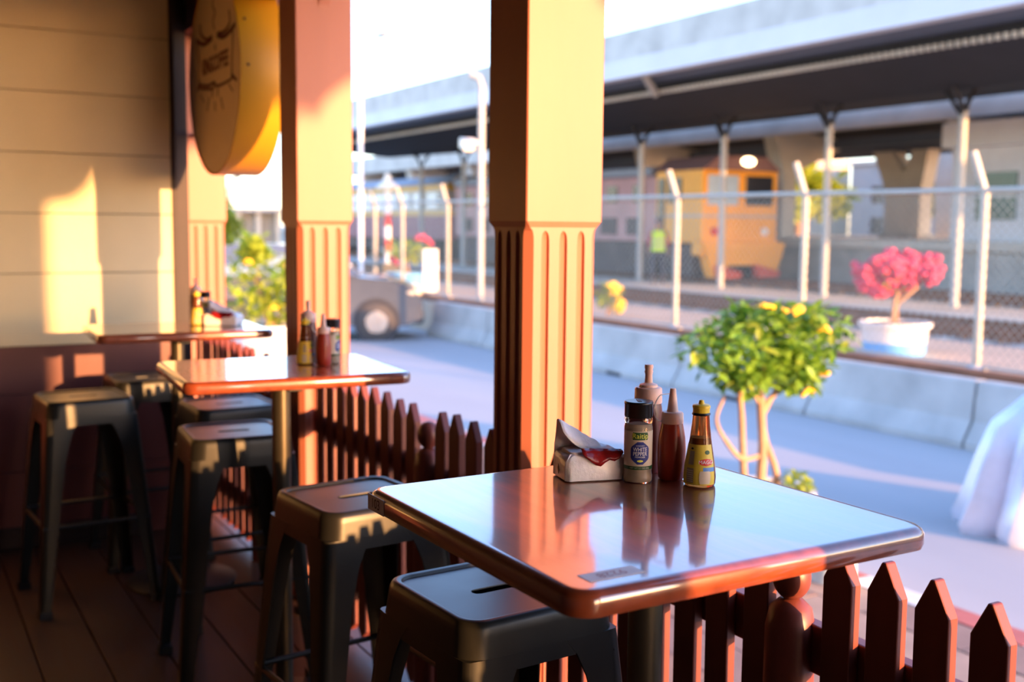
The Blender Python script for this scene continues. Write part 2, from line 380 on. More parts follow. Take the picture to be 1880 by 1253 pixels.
dup(s0, (.955, 4.760, 0), R_(1), 'gunmetal bar stool behind the farthest table, at the maroon wall')
dup(s0, (1.075, 3.935, 0), R_(2), 'gunmetal bar stool between the middle and farthest tables')
dup(s0, (.940, 3.400, 0), R_(-4), 'gunmetal bar stool tucked under the far side of the middle table')
dup(s0, (.970, 2.445, 0), R_(6), 'gunmetal bar stool on the near side of the middle table')
dup(s0, (.935, 1.690, 0), R_(4), 'nearest gunmetal bar stool, under the far side of the nearest table')

# ================================================================== condiments
GLASS = mat('clear jar', (0.95, 0.95, 0.93), 0.04, trans=1.0, ior=1.35, var=0.0)
POWD = mat('pale pepper powder', (0.52, 0.40, 0.27), 0.9, var=0.1, scale=60)
BLK = mat('black cap', (0.008, 0.008, 0.008), 0.28)
LBL = mat('cream label', (0.62, 0.53, 0.40), 0.5, var=0.03)
GRN = mat('dark green print', (0.012, 0.075, 0.018), 0.5); BLU = mat('navy print', (0.016, 0.03, 0.20), 0.5)
LWHT = mat('white print', (0.85, 0.85, 0.85), 0.5); LYEL = mat('lime print', (0.75, 0.78, 0.10), 0.5)
TOM = mat('red sauce bottle', (0.30, 0.030, 0.012), 0.32, var=0.12, scale=12, sss=0.15)
TOMD = mat('dark sauce bottle', (0.115, 0.014, 0.008), 0.32, var=0.12, sss=0.1)
CAPP = mat('milky nozzle', (0.72, 0.46, 0.36), 0.4, var=0.05, sss=0.4)
CAPY = mat('yellow cap', (0.72, 0.50, 0.03), 0.35, var=0.05)
AMB = mat('amber glass', (0.42, 0.13, 0.03), 0.08, trans=0.75, ior=1.3, var=0.1)
YLB = mat('yellow label', (0.66, 0.50, 0.05), 0.45, var=0.08, scale=20)
RED = mat('red print', (0.62, 0.03, 0.02), 0.45); SKYB = mat('blue print', (0.08, 0.25, 0.62), 0.45); GREYP = mat('grey print', (0.33, 0.28, 0.18), 0.5)
def patch(rfun, z0, z1, a0, a1, name, m, parent, n=10, k=6, shape=None, off=.0003):
    """a piece of label wrapped round a turned body; a = angle in degrees, rfun(z) = radius"""
    mb = MB(); rows = []
    for j in range(k + 1):
        z = z0 + (z1 - z0) * j / k; ww = shape((j / k) * 2 - 1) if shape else 1.0
        am, ah = (a0 + a1) / 2, (a1 - a0) / 2 * ww
        rows.append([((rfun(z) + off) * math.cos(R_(am - ah + 2 * ah * i / n)), (rfun(z) + off) * math.sin(R_(am - ah + 2 * ah * i / n)), z) for i in range(n + 1)])
    rows2 = [[(x * .99, y * .99, z) for x, y, z in r] for r in rows]
    vs = [p for r in rows for p in r]
    mb.add(vs, [(j * (n + 1) + i, j * (n + 1) + i + 1, (j + 1) * (n + 1) + i + 1, (j + 1) * (n + 1) + i) for j in range(k) for i in range(n)])
    return mb.build(name, m, parent, smooth=True)
def wrap_text(txt, size, z, a, rfun, name, m, parent, off=.0009, sx=1.0):
    return text_mesh(txt, size, name, m, parent, lambda x, y: Vector(((rfun(z + y) + off) * math.cos(R_(a) + x / rfun(z)), (rfun(z + y) + off) * math.sin(R_(a) + x / rfun(z)), z + y)), sx=sx)
oval = lambda t: max(.02, math.sqrt(max(0, 1 - t * t))); octa = lambda t: max(.05, min(1, 1.75 - 1.45 * abs(t)))
def pepper(loc, face, label):
    t = thing('pepper_jar', label, 'spice jar', loc, R_(face), 'white pepper jars')
    R0 = .0222; rf = lambda z: R0
    MB().lathe([(.001, .0), (.0205, .0), (.0225, .003), (.0228, .010), (.0215, .0175), (.0222, .021), (.0222, .087), (.021, .092), (.0215, .0945), (.0227, .099), (.0205, .1045), (.0200, .107), (.001, .107)], 32).build('jar', GLASS, t, smooth=True)
    MB().lathe([(.001, .002), (.019, .002), (.0212, .005), (.0212, .012), (.0202, .0175), (.0208, .021), (.0208, .086), (.019, .093), (.001, .0935)], 28).build('powder', POWD, t, smooth=True)
    cp = MB().lathe([(.001, .103), (.0214, .103), (.0222, .105), (.0222, .123), (.0228, .124), (.0228, .1265), (.0218, .128), (.001, .128)], 36).build('cap', BLK, t, smooth=True)
    MB().prism([(-.012, -.003), (.012, -.003), (.012, .003), (-.012, .003)], 'z', .1281, .1287).build('flap_mark', INK, cp)
    lb = patch(rf, .0225, .083, -78, 78, 'label', LBL, t, 24)
    patch(rf, .0225, .028, -78, 78, 'label_band', GRN, t, 24, off=.0006)
    patch(rf, .0695, .0815, -33, 33, 'label_plate', GRN, t, 14, shape=lambda q: .90 + .10 * (1 - q * q), off=.0006)
    patch(rf, .031, .0665, -38, 38, 'label_medallion', BLU, t, 16, 10, shape=octa, off=.0006)
    wrap_text('Raitip', .0112, .0755, 0, rf, 'lettering', LYEL, t, sx=.98)
    wrap_text('WHITE', .0088, .0545, 0, rf, 'lettering', LWHT, t, sx=.80)
    wrap_text('PEPPER', .0088, .0475, 0, rf, 'lettering', LWHT, t, sx=.80)
    wrap_text('POWDER', .0034, .0425, 0, rf, 'lettering', LWHT, t, sx=1.1)
    wrap_text('SEASONING', .0022, .0605, 0, rf, 'lettering', LWHT, t, sx=1.1)
    wrap_text('NET WT 2.1 OZ (60g)', .0034, .0252, 0, rf, 'lettering', LBL, t)
    patch(rf, .0345, .0385, -12, 12, 'pepper_mark', LYEL, t, 8, 5, shape=oval, off=.0009)
    return t
STRAP = mat('clear strap', (0.72, 0.70, 0.74), 0.3, var=0.03, sss=0.2)
def strap(parent, pts, w=.0022):
    q = smooth_pts(pts, 8); mb = MB(); rs = []
    for i, p in enumerate(q):
        a = Vector(q[max(0, i - 1)]); b = Vector(q[min(len(q) - 1, i + 1)]); d = (b - a).normalized(); n = Vector((0, 1, 0)); m2 = d.cross(n).normalized()
        rs.append([Vector(p) + n * w + m2 * .0006, Vector(p) - n * w + m2 * .0006, Vector(p) - n * w - m2 * .0006, Vector(p) + n * w - m2 * .0006])
    return mb.rings(rs).build('cap_strap', STRAP, parent, smooth=True)
def squeeze_tall(loc, face, label):
    t = thing('squeeze_bottle', label, 'sauce bottle', loc, R_(face), 'squeeze bottles')
    MB().lathe([(.001, 0), (.021, 0), (.0235, .003), (.0245, .03), (.0245, .085), (.0235, .10), (.0215, .112), (.0205, .118), (.001, .118)], 28).build('bottle', TOMD, t, smooth=True)
    cp = MB().lathe([(.001, .114), (.0222, .114), (.0228, .116), (.0222, .137), (.020, .1395), (.0155, .140), (.0145, .144), (.0065, .147), (.0058, .160), (.0072, .165), (.0060, .168), (.0072, .172), (.0066, .1765), (.001, .1765)], 24).build('nozzle_cap', CAPP, t, smooth=True)
    return t
def squeeze_short(loc, face, label):
    t = thing('squeeze_bottle', label, 'sauce bottle', loc, R_(face), 'squeeze bottles')
    MB().lathe([(.001, 0), (.018, 0), (.0205, .003), (.0222, .025), (.0225, .05), (.0210, .068), (.0180, .084), (.0162, .093), (.001, .093)], 28).build('bottle', TOM, t, smooth=True)
    MB().lathe([(.001, .090), (.0172, .090), (.0178, .0915), (.0172, .1055), (.0155, .108), (.0092, .1085), (.0085, .112), (.0048, .143), (.0042, .1455), (.001, .146)], 24).build('nozzle_cap', CAPP, t, smooth=True)
    strap(t, [(-.0165, 0, .092), (-.026, -.002, .097), (-.030, -.003, .110), (-.027, -.003, .124), (-.019, -.002, .135), (-.005, 0, .137)])
    return t
def maggi(loc, face, label):
    t = thing('seasoning_bottle', label, 'sauce bottle', loc, R_(face), 'seasoning sauce bottles')
    prof = [(.0225, .0), (.0245, .004), (.0250, .014), (.0238, .03), (.0205, .05), (.0165, .075), (.0142, .095), (.0128, .112)]
    def rf(z):
        for (r0, z0), (r1, z1) in zip(prof, prof[1:]):
            if z <= z1: return r0 + (r1 - r0) * max(0, (z - z0)) / (z1 - z0)
        return prof[-1][0]
    MB().lathe([(.001, 0)] + prof + [(.001, .112)], 30).build('bottle', AMB, t, smooth=True)
    MB().lathe([(.001, .003)] + [(max(.002, r - .0022), z) for r, z in prof[1:6]] + [(.001, .075)], 24).build('sauce', mat('brown sauce', (0.06, 0.018, 0.006), 0.3), t, smooth=True)
    MB().lathe([(.001, .110), (.0136, .110), (.0146, .1115), (.0136, .114), (.001, .114)], 24).build('seal_ring', BLK, t, smooth=True)
    MB().lathe([(.001, .1135), (.0130, .1135), (.0132, .121), (.0140, .1215), (.0138, .125), (.012, .1265), (.0048, .1275), (.0035, .133), (.001, .134)], 26).build('cap', CAPY, t, smooth=True)
    patch(rf, .004, .066, -150, 62, 'label', YLB, t, 30, 12, off=.0004)
    patch(rf, .034, .045, -4, 56, 'label_logo', RED, t, 12, 8, shape=oval, off=.0008)
    wrap_text('MAGGI', .0078, .0395, 26, rf, 'lettering', LWHT, t, off=.0012)
    patch(rf, .025, .0315, 12, 60, 'label_band', SKYB, t, 8, off=.0008)
    patch(rf, .006, .026, -2, 40, 'label_picture', LBL, t, 10, 8, shape=lambda q: .75 + .25 * oval(q * .95), off=.0008)
    patch(rf, .007, .030, -52, -22, 'label_table', GREYP, t, 8, off=.0008)
    patch(rf, .035, .056, -48, -24, 'label_text_block', GREYP, t, 6, off=.0008)
    for k in range(6): patch(rf, .009 + k * .0033, .0102 + k * .0033, -50, -24, 'label_line', LBL, t, 4, 1, off=.0012)
    patch(rf, .058, .0615, -44, -30, 'label_stamp', INK, t, 6, 4, shape=oval, off=.0008)
    patch(rf, .051, .058, 20, 44, 'label_emblem', GRN, t, 6, 6, shape=oval, off=.0008)
    return t
BAG = mat('glossy white plastic', (0.92, 0.88, 0.86), 0.22, var=0.04, scale=25, bump=0.5, bscale=55, sss=0.1)
PAPER = mat('white tissue', (0.75, 0.70, 0.68), 0.8, var=0.05, scale=15)
FOIL = mat('red printed film', (0.26, 0.012, 0.012), 0.2, var=0.4, scale=45, bump=0.4, bscale=60)
def napkins(loc, rz, label, k=1.0):
    t = thing('napkin_pack', label, 'napkins', loc, rz, 'opened packs of paper napkins')
    rnd = random.Random(3)
    # wrapped body: rings of a pillow shape, slightly crumpled
    rs = []
    for z, h, v in ((0, .050, .033), (.002, .054, .037), (.018, .0555, .0385), (.034, .055, .037), (.041, .051, .034), (.045, .046, .030)):
        rs.append([(x + rnd.uniform(-.0015, .0015), y + rnd.uniform(-.0015, .0015), z + (rnd.uniform(-.0022, .0022) if z > .002 else 0)) for x, y in rrect(h, v, .010, 8)])
    MB().rings(rs).build('wrapper', BAG, t, smooth=True)
    MB().rings([[(x, y, z) for x, y in rrect(.043, .027, .008, 6)] for z in (.040, .049)]).build('tissue', PAPER, t, bevel=.001)
    # torn flap of the wrapper standing up at the back, high at the left and folded over towards the front
    fm = MB(); rows = []
    for j in range(9):
        q = j / 8
        row = []
        for i in range(13):
            u = i / 12; top = .052 * (1 - u) ** 1.1 + .014 * (1 - u * .3)
            y = .033 - .010 * q - .050 * max(0, q - .55) * (1 - .3 * u) - .020 * q * u
            z = .034 + top * math.sin(min(1, q / .62) * math.pi / 2) - .030 * max(0, q - .62) / .38 * (.75 + .25 * math.sin(5 * u))
            row.append((-.053 + .100 * u + .006 * q * (1 - u) + rnd.uniform(-.0008, .0008), y, z + rnd.uniform(-.0012, .0012)))
        rows.append(row)
    n = 13; fm.add([p for r in rows for p in r], [(j * n + i, j * n + i + 1, (j + 1) * n + i + 1, (j + 1) * n + i) for j in range(8) for i in range(n - 1)])
    fo = fm.build('torn_flap', BAG, t, smooth=True)
    so_ = fo.modifiers.new('thick', 'SOLIDIFY'); so_.thickness = .0008
    fm = MB(); rows = []
    low = [.047, .040, .034, .028, .026, .033, .036, .034, .038, .047]
    for j in range(5):
        q = j / 4
        rows.append([(-.026 + .072 * i / 9, -.0405 + .012 * q * q + .0015 * math.sin(i * 2.3 + j), low[i] + (.056 - .004 * (i / 9) - low[i]) * q) for i in range(10)])
    n = 10; fm.add([p for r in rows for p in r], [(j * n + i, j * n + i + 1, (j + 1) * n + i + 1, (j + 1) * n + i) for j in range(4) for i in range(n - 1)])
    fo = fm.build('printed_film', FOIL, t, smooth=True); so_ = fo.modifiers.new('thick', 'SOLIDIFY'); so_.thickness = .0008
    MB().prism([(-.0045, .014), (0, .008), (.0035, .018), (0, .026)], 'x', -.0560, -.0552).build('print_mark', mat('brown print', (.12, .05, .03), .5), t)
    t.scale = (k, k, k)
    return t
cam_ang = lambda x, y: math.degrees(math.atan2(-y, -x))
Z1 = 1.0003
p1 = pepper((1.026, 1.397, Z1), cam_ang(1.026, 1.397) + 9, 'white pepper jar in front of the squeeze bottles on the nearest table')
q1 = squeeze_tall((1.082, 1.448, Z1), 0, 'tall dark sauce squeeze bottle behind the pepper jar on the nearest table')
r1 = squeeze_short((1.084, 1.386, Z1), math.degrees(-.518) , 'short red sauce squeeze bottle right of the pepper jar on the nearest table')
g1 = maggi((1.0985, 1.333, Z1), cam_ang(1.104, 1.346), 'yellow capped seasoning bottle, rightmost on the nearest table')
n1 = napkins((.975, 1.457, Z1), R_(-14), 'opened napkin pack with red film before the nearest pillar', .94)
d = dup(p1, (1.125, 3.020, Z1), cam_ang(1.12, 3.02) * 0 + R_(cam_ang(1.12, 3.02) + 60), 'white pepper jar mostly hidden behind the red bottle on the middle table')
dup(q1, (1.080, 3.095, Z1), 0, 'tall dark squeeze bottle at the back on the middle table')
dup(r1, (1.086, 2.985, Z1), R_(-25), 'short red squeeze bottle at the front on the middle table')
dup(g1, (1.048, 3.030, Z1), R_(cam_ang(1.05, 3.03) + 30), 'yellow capped seasoning bottle, leftmost on the middle table')
dup(p1, (1.118, 4.425, Z1), R_(cam_ang(1.12, 4.36)), 'white pepper jar behind the napkins on the farthest table')
dup(q1, (1.100, 4.500, Z1), 0, 'dark squeeze bottle behind the seasoning on the farthest table')
dup(g1, (1.074, 4.375, Z1), R_(cam_ang(1.08, 4.37) + 25), 'yellow capped seasoning bottle, leftmost on the farthest table')
n2 = dup(n1, (1.165, 4.335, Z1), R_(-35), 'opened napkin pack on the farthest table')
n2.scale = (1.25, 1.25, 1.0)

# ================================================================== street (setting)
ZS, ZG, ZW = -0.72, -0.15, -0.55
struct(MB().box(4.78, 9.6, -40, 120, ZS - .1, ZS).build('road', ASPH))
sw = struct(MB().box(1.56, 4.62, -40, 60, ZW - .2, ZW - .03).build('sidewalk', CONC))
PAV = [mat('brown paver %d' % i, c, .75, var=.15, scale=4) for i, c in enumerate(((.34, .20, .13), (.40, .27, .19), (.30, .19, .14)))]
pv = [MB().box(.003, .297, .004, .596, -.03, 0).build('paver', m, sw, bevel=.004) for m in PAV]
first = [True] * 3
for i in range(10):
    for j in range(14):
        k = random.randrange(3); l = (1.58 + i * .302, .6 + j * .60 - (.3 if i % 2 else 0), ZW + random.uniform(-.002, .002))
        if first[k]: pv[k].location = l; first[k] = False
        else: inst(pv[k], sw, l)
MB().box(1.58, 4.6, 9.0, 60, ZW - .03, ZW - .002).build('far_paving', PAV[1], sw, kind='stuff')
KR = mat('red kerb paint', (.52, .14, .10), .6, var=.15, scale=6); KW = mat('white kerb paint', (.72, .70, .66), .6, var=.12, scale=6)
kb = struct(MB().box(4.60, 4.80, -40, 60, ZS, ZS + .05).build('kerb', CONC))
kr = MB().prism([(0, ZS + .05), (.20, ZS + .05), (.19, ZW - .01), (.175, ZW + .005), (0, ZW + .005)], 'y', .004, .54).build('kerb_block', KR, kb)
kw = MB().prism([(0, ZS + .05), (.20, ZS + .05), (.19, ZW - .01), (.175, ZW + .005), (0, ZW + .005)], 'y', .004, .54).build('kerb_block', KW, kb)
for i in range(50):
    y = -.62 + i * .545; s = kr if i % 2 else kw
    if i < 2: s.location = (4.60, y, 0)
    else: inst(s, kb, (4.60, y, 0))
LINE = mat('worn white road paint', (.5, .49, .46), .7, var=.2, scale=3)

# jersey barriers
b0 = None; blab = ['leftmost', 'second', 'third', 'fourth', 'fifth', 'sixth', 'seventh']
ys = [19.3, 17.45, 14.3, 11.55, 9.2, 7.9 - 1.0, 4.6, 2.2]
ys = [19.2, 17.0, 14.3, 11.6, 9.18, 7.05, 4.6, 2.2]
for i in range(len(ys) - 1):
    y1, y0 = ys[i], ys[i + 1]
    L = y1 - y0
    pos = ['at the left end, nearest the dark car', 'second from the left end', 'left of the small flowering tree', 'right behind the small flowering tree', 'below the pink bougainvillea', 'behind the silver covered vehicle', 'farthest right, past the covered vehicle']
    t = thing('concrete_barrier', 'grey concrete road barrier ' + pos[i], 'barrier', (9.1, (y0 + y1) / 2, ZS), 0, 'concrete road barriers')
    p = [(-.05, 0), (.45, 0), (.45, .07), (.33, .27), (.29, .645), (.275, .66), (.125, .66), (.11, .645), (.07, .27), (-.05, .07)]
    MB().prism(p, 'y', -L / 2 + .015, L / 2 - .015).build('block', CONC, t, bevel=.008)
    MB().box(.12, .28, L / 2 - .02, L / 2 + .012, .2, .5).build('joint_key', CONC, t)
    if i in (2, 3): MB().box(-.052, -.04, -.18, .18, .0, .05).build('drain_slot', BLACKM, t)

# raised strip behind the barrier, tracks, platforms
struct(MB().box(9.55, 13.0, -30, 120, ZS, ZG).build('verge', SAND))
tag(MB().box(9.72, 9.92, -20, 60, ZG, ZG + .10).build('rusty_beam', RUST, bevel=.01), 'long rusty steel beam lying behind the concrete barriers', 'beam')
struct(MB().box(13.0, 24.0, -30, 120, ZS, ZG - .02).build('track_bed', BALL))
struct(MB().box(16.9, 19.2, -30, 120, ZG - .05, ZG + .015).build('platform_strip', CONC2))
for i, (x, lb) in enumerate(((13.6, 'rusty rail nearest the chain link fence'), (15.05, 'second rusty rail behind the chain link fence'), (20.1, 'rusty rail under the near side of the locomotive'), (21.55, 'rusty rail under the far side of the locomotive'))):
    tag(MB().prism([(-.07, 0), (.07, 0), (.07, .015), (.012, .03), (.012, .11), (.036, .12), (.036, .15), (-.036, .15), (-.036, .12), (-.012, .11), (-.012, .03), (-.07, .015)], 'y', -30, 110).build('rail', RUST, loc=(x, 0, ZG)), lb, 'rail', 'railway rails')
for x0, lb in ((13.2, 'front'), (19.7, 'rear')):
    sb = thing('track_sleepers', 'concrete sleepers of the %s railway track' % lb, 'sleepers', (x0, 0, ZG))
    s0_ = MB().box(0, 2.3, -.12, .12, -.06, -.001).build('sleeper', CONC, sb); s0_.location = (0, 4, 0)
    for i in range(1, 60): inst(s0_, sb, (0, 4 + i * .62, 0))
pf = thing('station_platform', 'long pale concrete station platform behind the tracks', 'platform', (24, 0, 0))
MB().box(0, 11.6, -30, 120, ZS, .855).build('wall_face', CONC, pf)
MB().box(-.25, 11.6, -30, 120, .86, 1.1).build('edge_slab', CONC2, pf, bevel=.01)
struct(MB().box(35.7, 160, -150, 260, -.3, -.2).build('far_ground', SAND))
struct(MB().box(-60, 38, 120, 260, -.8, -.7).build('far_road_ground', SAND))

# ================================================================== chain link fence
fn = thing('chain_link_fence', 'chain link fence on angled steel posts behind the concrete barriers', 'fence', (10.3, 0, ZG))
fy_ = [24.7, 23.1, 20.8, 18.3, 15.75, 13.17, 10.55, 7.9, 5.3]
fp = None
for y in fy_:
    if fp is None:
        fp = MB().tube([(0, 0, -.05), (0, 0, 1.95)], .045, 10).tube([(0, 0, 1.93), (-.10, .10, 2.38)], .042, 10).build('post', GALV, fn, smooth=True); fp.location = (0, y, 0)
        bs = MB().lathe([(.001, 0), (.11, 0), (.11, .05), (.06, .09), (.001, .09)], 12).build('post_foot', CONC, fp)
    else:
        p_ = inst(fp, fn, (0, y, 0)); inst(bs, p_)
MB().tube([(0, 0, 1.94), (0, 30, 2.06)], .032, 8).build('top_rail', GALV, fn)
MB().tube([(0, 0, .06), (0, 30, .1)], .02, 6).build('bottom_wire', GALV, fn)
cl = MB(); sp = .075; H0, H1 = .07, 1.93
def strip(a, b, w):
    a, b = Vector(a), Vector(b); d = (b - a).normalized(); n = Vector((0, -d.z, d.y)) * w
    cl.add([a + n, b + n, b - n, a - n], [(0, 1, 2, 3)])
yy = 3.0
while yy < 26:
    for sgn in (1, -1):
        y1 = yy + sgn * (H1 - H0); strip((.004 * sgn, yy, H0), (.004 * sgn, y1, H1), .0042)
    yy += sp * 1.45
cl.build('wire_mesh', GALV, fn, kind='stuff')

# ================================================================== station canopies
cn = thing('station_canopy', 'long dark station canopy with a pale blue fascia and corrugated edge', 'canopy', (0, 0, 0))
MB().box(14.45, 14.75, 9.2, 43, 4.66, 5.06).build('fascia', FASC, cn)
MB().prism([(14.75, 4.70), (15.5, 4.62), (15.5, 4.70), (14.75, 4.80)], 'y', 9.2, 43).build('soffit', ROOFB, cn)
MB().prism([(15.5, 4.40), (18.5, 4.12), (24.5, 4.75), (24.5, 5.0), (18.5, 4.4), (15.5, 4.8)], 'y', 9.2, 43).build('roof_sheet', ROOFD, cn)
rb = MB()
for i in range(224):
    y = 9.25 + i * .15; rb.tube([(15.49, y, 4.38), (15.49, y, 4.47)], .05, 6)
rb.build('corrugated_edge', CONC2, cn, kind='stuff')
bw = None
for y in (11.2, 14.78, 18.3, 21.85, 25.3, 28.9, 32.5, 36.1, 39.7):
    if bw is None:
        bw = MB().tube([(18.5, 0, ZG), (18.5, 0, 3.7)], .085, 12).build('post', STEELW, cn, smooth=True); bw.location = (0, y, 0)
        bb = MB()
        for s in (-1, 1): bb.tube([(18.5, 0, 3.55), (18.5 + s * .12, s * .02, 3.85), (18.5 + s * .42, s * .05, 4.2)], [.06, .05, .045], 8)
        bb.tube([(18.5, 0, 3.55), (18.5, .45, 4.15)], .045, 8); bb = bb.build('branch', ROOFD, bw)
    else: inst(bb, inst(bw, cn, (0, y, 0)))
MB().tube([(15.4, 20.6, 4.38), (14.6, 20.0, 4.75)], .09, 8).build('gutter_pipe', STEELW, cn)
c2 = thing('rear_canopy', 'second dark canopy with a beige beam, behind the first', 'canopy', (0, 0, 0))
MB().box(25.0, 25.5, -5, 68, 4.35, 5.25).build('edge_beam', CONC2, c2)
MB().prism([(25.5, 4.6), (31, 4.05), (32.6, 4.2), (32.6, 5.2), (25.5, 5.2)], 'y', -5, 68).build('roof_sheet', ROOFD, c2)
for k, x in enumerate((27.5, 29.5, 31.8)): MB().box(x, x + .25, -5, 68, 4.0, 4.3).build('purlin', ROOFB, c2)
cp_ = None
for y in (13.3, 20.4, 27.6, 34.8, 42, 49, 56, 63):
    if cp_ is None:
        cp_ = MB().prism([(25.6, 1.1), (26.2, 1.1), (26.2, 3.2), (28.6, 4.2), (28.6, 4.5), (25.2, 4.5), (25.6, 3.2)], 'y', -.3, .3).build('column', CONC2, c2, bevel=.03); cp_.location = (0, y, 0)
    else: inst(cp_, c2, (0, y, 0))
vd = thing('viaduct', 'high concrete viaduct running above the station canopies', 'viaduct', (0, 0, 0))
MB().box(33.4, 34.2, 5, 97, 8.7, 11.25).build('parapet', CONC2, vd)
MB().box(34, 46, 5, 97, 8.2, 9.2).build('deck', CONC2, vd)
py_ = None
for y in (8, 29.4, 51, 73):
    if py_ is None:
        py_ = MB().prism([(36.6, -.2), (39.4, -.2), (39.7, 4.6), (42.4, 8.2), (39.6, 8.2), (38, 6.6), (36.4, 8.2), (33.8, 8.2), (36.3, 4.6)], 'y', -.9, .9).build('pier', CONC2, vd, bevel=.05); py_.location = (0, y, 0)
    else: inst(py_, vd, (0, y, 0))
yc_ = thing('forked_column', 'pale forked concrete column standing sunlit on the platform', 'column', (30, 26, 1.102))
MB().prism([(-.75, 0), (-.75, 1.6), (-1.0, 2.9), (-.35, 2.9), (0, 2.2), (.5, 2.9), (1.35, 2.9), (.75, 1.6), (.75, 0)], 'x', -.3, .3).build('shaft', CONC2, yc_, bevel=.03)
MB().prism([(-.85, 0), (.85, 0), (.85, .12), (-.85, .12)], 'x', -.4, .4).build('plinth', CONC, yc_)

# white ticket booth
BTH = mat('white booth paint', (.72, .74, .78), .5, var=.05, scale=2); TEAL = mat('dark teal glass', (.03, .10, .09), .12, var=.2)
bo = thing('ticket_booth', 'white station booth with dark green windows at the right edge', 'booth', (24.6, 19.9, 1.1))
MB().box(0, 5, -7, 0, 0, 2.55).build('walls', BTH, bo)
MB().box(-.25, 5.3, -7.2, .2, 2.4, 3.05).build('roof_fascia', BTH, bo, bevel=.03)
for k in range(4):
    y0 = -.75 - k * 1.55
    wdw = MB().box(-.04, .0, y0 - 1.2, y0, .55, 1.75).build('window', TEAL, bo)
    MB().box(-.06, -.03, y0 - 1.2, y0, 1.12, 1.20).build('window_bar', BTH, wdw); MB().box(-.06, -.03, y0 - .03, y0 + .05, .5, 1.8).build('window_frame', BTH, wdw)

# ================================================================== trains
ORG = mat('orange locomotive paint', (.92, .40, .035), .45, var=.08, scale=1); BRN = mat('faded red brown paint', (.50, .26, .23), .6, var=.12, scale=1)
WIN = mat('pale window glass', (.45, .58, .68), .12, var=.08); DWIN = mat('dark window', (.03, .03, .035), .15); GREYR = mat('grey roof', (.26, .27, .30), .6)
BOG = mat('brown bogie', (.085, .06, .05), .8, var=.3, scale=2); MRN = mat('maroon coach paint', (.22, .04, .07), .5); YLW = mat('yellow coach paint', (.66, .34, .05), .5); CREAMW = mat('coach cream', (.5, .42, .33), .5)
lo = thing('locomotive', 'orange diesel locomotive cab facing the road', 'locomotive', (19.45, 23.8, ZG + .155))
W = 2.72
MB().box(0, W, 0, 2.1, .95, 3.0).build('cab', ORG, lo, bevel=.06)
MB().prism([(-.05, 2.95), (W + .05, 2.95), (W * .82, 3.35), (W * .18, 3.35)], 'y', -.1, 2.2).build('roof', mat('brown roof', (.24, .13, .12), .6), lo, bevel=.04)
for x0, x1, m in ((.16, 1.25, WIN), (1.5, 2.5, DWIN)):
    wdw = MB().box(x0, x1, -.03, .02, 2.0, 2.82).build('windshield', m, lo, bevel=.02)
    MB().box(x0 - .05, x1 + .05, -.02, .01, 2.82, 2.88).build('frame', ORG, wdw); MB().box(x0 - .05, x0, -.02, .01, 1.95, 2.85).build('frame', ORG, wdw)
MB().box(-.03, .02, .9, 1.5, 2.05, 2.75).build('side_window', DWIN, lo); MB().box(-.03, .02, 1.65, 1.95, 1.2, 2.75).build('side_door', DWIN, lo)
MB().box(-.01, W + .01, -.02, 2.1, 1.66, 1.74).build('stripe', CREAMW, lo)
MB().box(-.1, W + .1, -.12, .3, .62, 1.0).build('buffer_beam', ORG, lo, bevel=.03)
MB().prism([(-.1, .95), (W + .1, .95), (W - .25, .02), (W - .6, .02), (W - .75, .35), (.75, .35), (.6, .02), (.25, .02)], 'y', -.25, .1).build('pilot', ORG, lo)
for s in (0, 1):
    x = .25 + s * (W - 1.35)
    MB().prism([(x, .38), (x + .9, .16), (x + .8, .02), (x + .05, .02)], 'y', -.42, -.22).build('snow_guard', mat('red guard paint', (.6, .09, .05), .5), lo)
for x, m in ((.42, RED), (2.2, WHITE)):
    l_ = MB().tube([(x, -.10, 1.28), (x, .05, 1.28)], .11, 14).build('lamp', m, lo)
LAMP = mat('lit headlamp', (1, .8, .5), .3, emit=(1.0, .72, .38), estr=9)
MB().ell((W * .55, -.10, 3.20), (.24, .10, .12), 14, 8).build('headlight', LAMP, lo, smooth=True)
MB().box(.2, W - .2, .6, 2.0, 0, .9).build('bogie', BOG, lo)
MB().box(.05, W - .05, 2.1, 15, .95, 2.85).build('engine_hood', BRN, lo, bevel=.06); MB().box(-.02, W + .02, 2.3, 15, 2.85, 3.12).build('hood_roof', GREYR, lo, bevel=.06)
for k in range(9):
    y = 2.7 + k * 1.35
    MB().box(.02, .06, y, y + .85, 1.15, 1.65).build('grille', BOG, lo); MB().box(.02, .06, y, y + .55, 2.1, 2.6).build('hood_window', DWIN, lo)
MB().box(.2, W - .2, 2.4, 15, 0, .93).build('underframe', BOG, lo)
def coach(y0, label):
    t = thing('passenger_coach', label, 'railway coach', (19.5, y0, ZG + .155))
    MB().box(0, W, 0, 17.5, .8, 1.75).build('lower_body', MRN, t); MB().box(-.01, W, 0, 17.5, 1.75, 1.95).build('stripe', YLW, t)
    MB().box(0, W, 0, 17.5, 1.95, 2.75).build('window_band', CREAMW, t); MB().box(-.01, W, 0, 17.5, 2.75, 3.0).build('upper_band', YLW, t)
    MB().prism([(-.08, 3.0), (W + .08, 3.0), (W * .8, 3.35), (W * .2, 3.35)], 'y', -.05, 17.55).build('roof', GREYR, t, bevel=.04)
    w0 = MB().box(-.03, .02, 0, .95, 2.02, 2.68).build('window', WIN, t); w0.location = (0, .8, 0)
    for k in range(1, 12): inst(w0, t, (0, .8 + k * 1.36, 0))
    for y in (1.5, 12.5): MB().box(.3, W - .3, y, y + 3, 0, .8).build('bogie', BOG, t)
    MB().box(.2, W - .2, 5, 12, .35, .8).build('underframe', BOG, t)
    return t
coach(39.5, 'maroon and yellow passenger coach left of the nearest pillar')

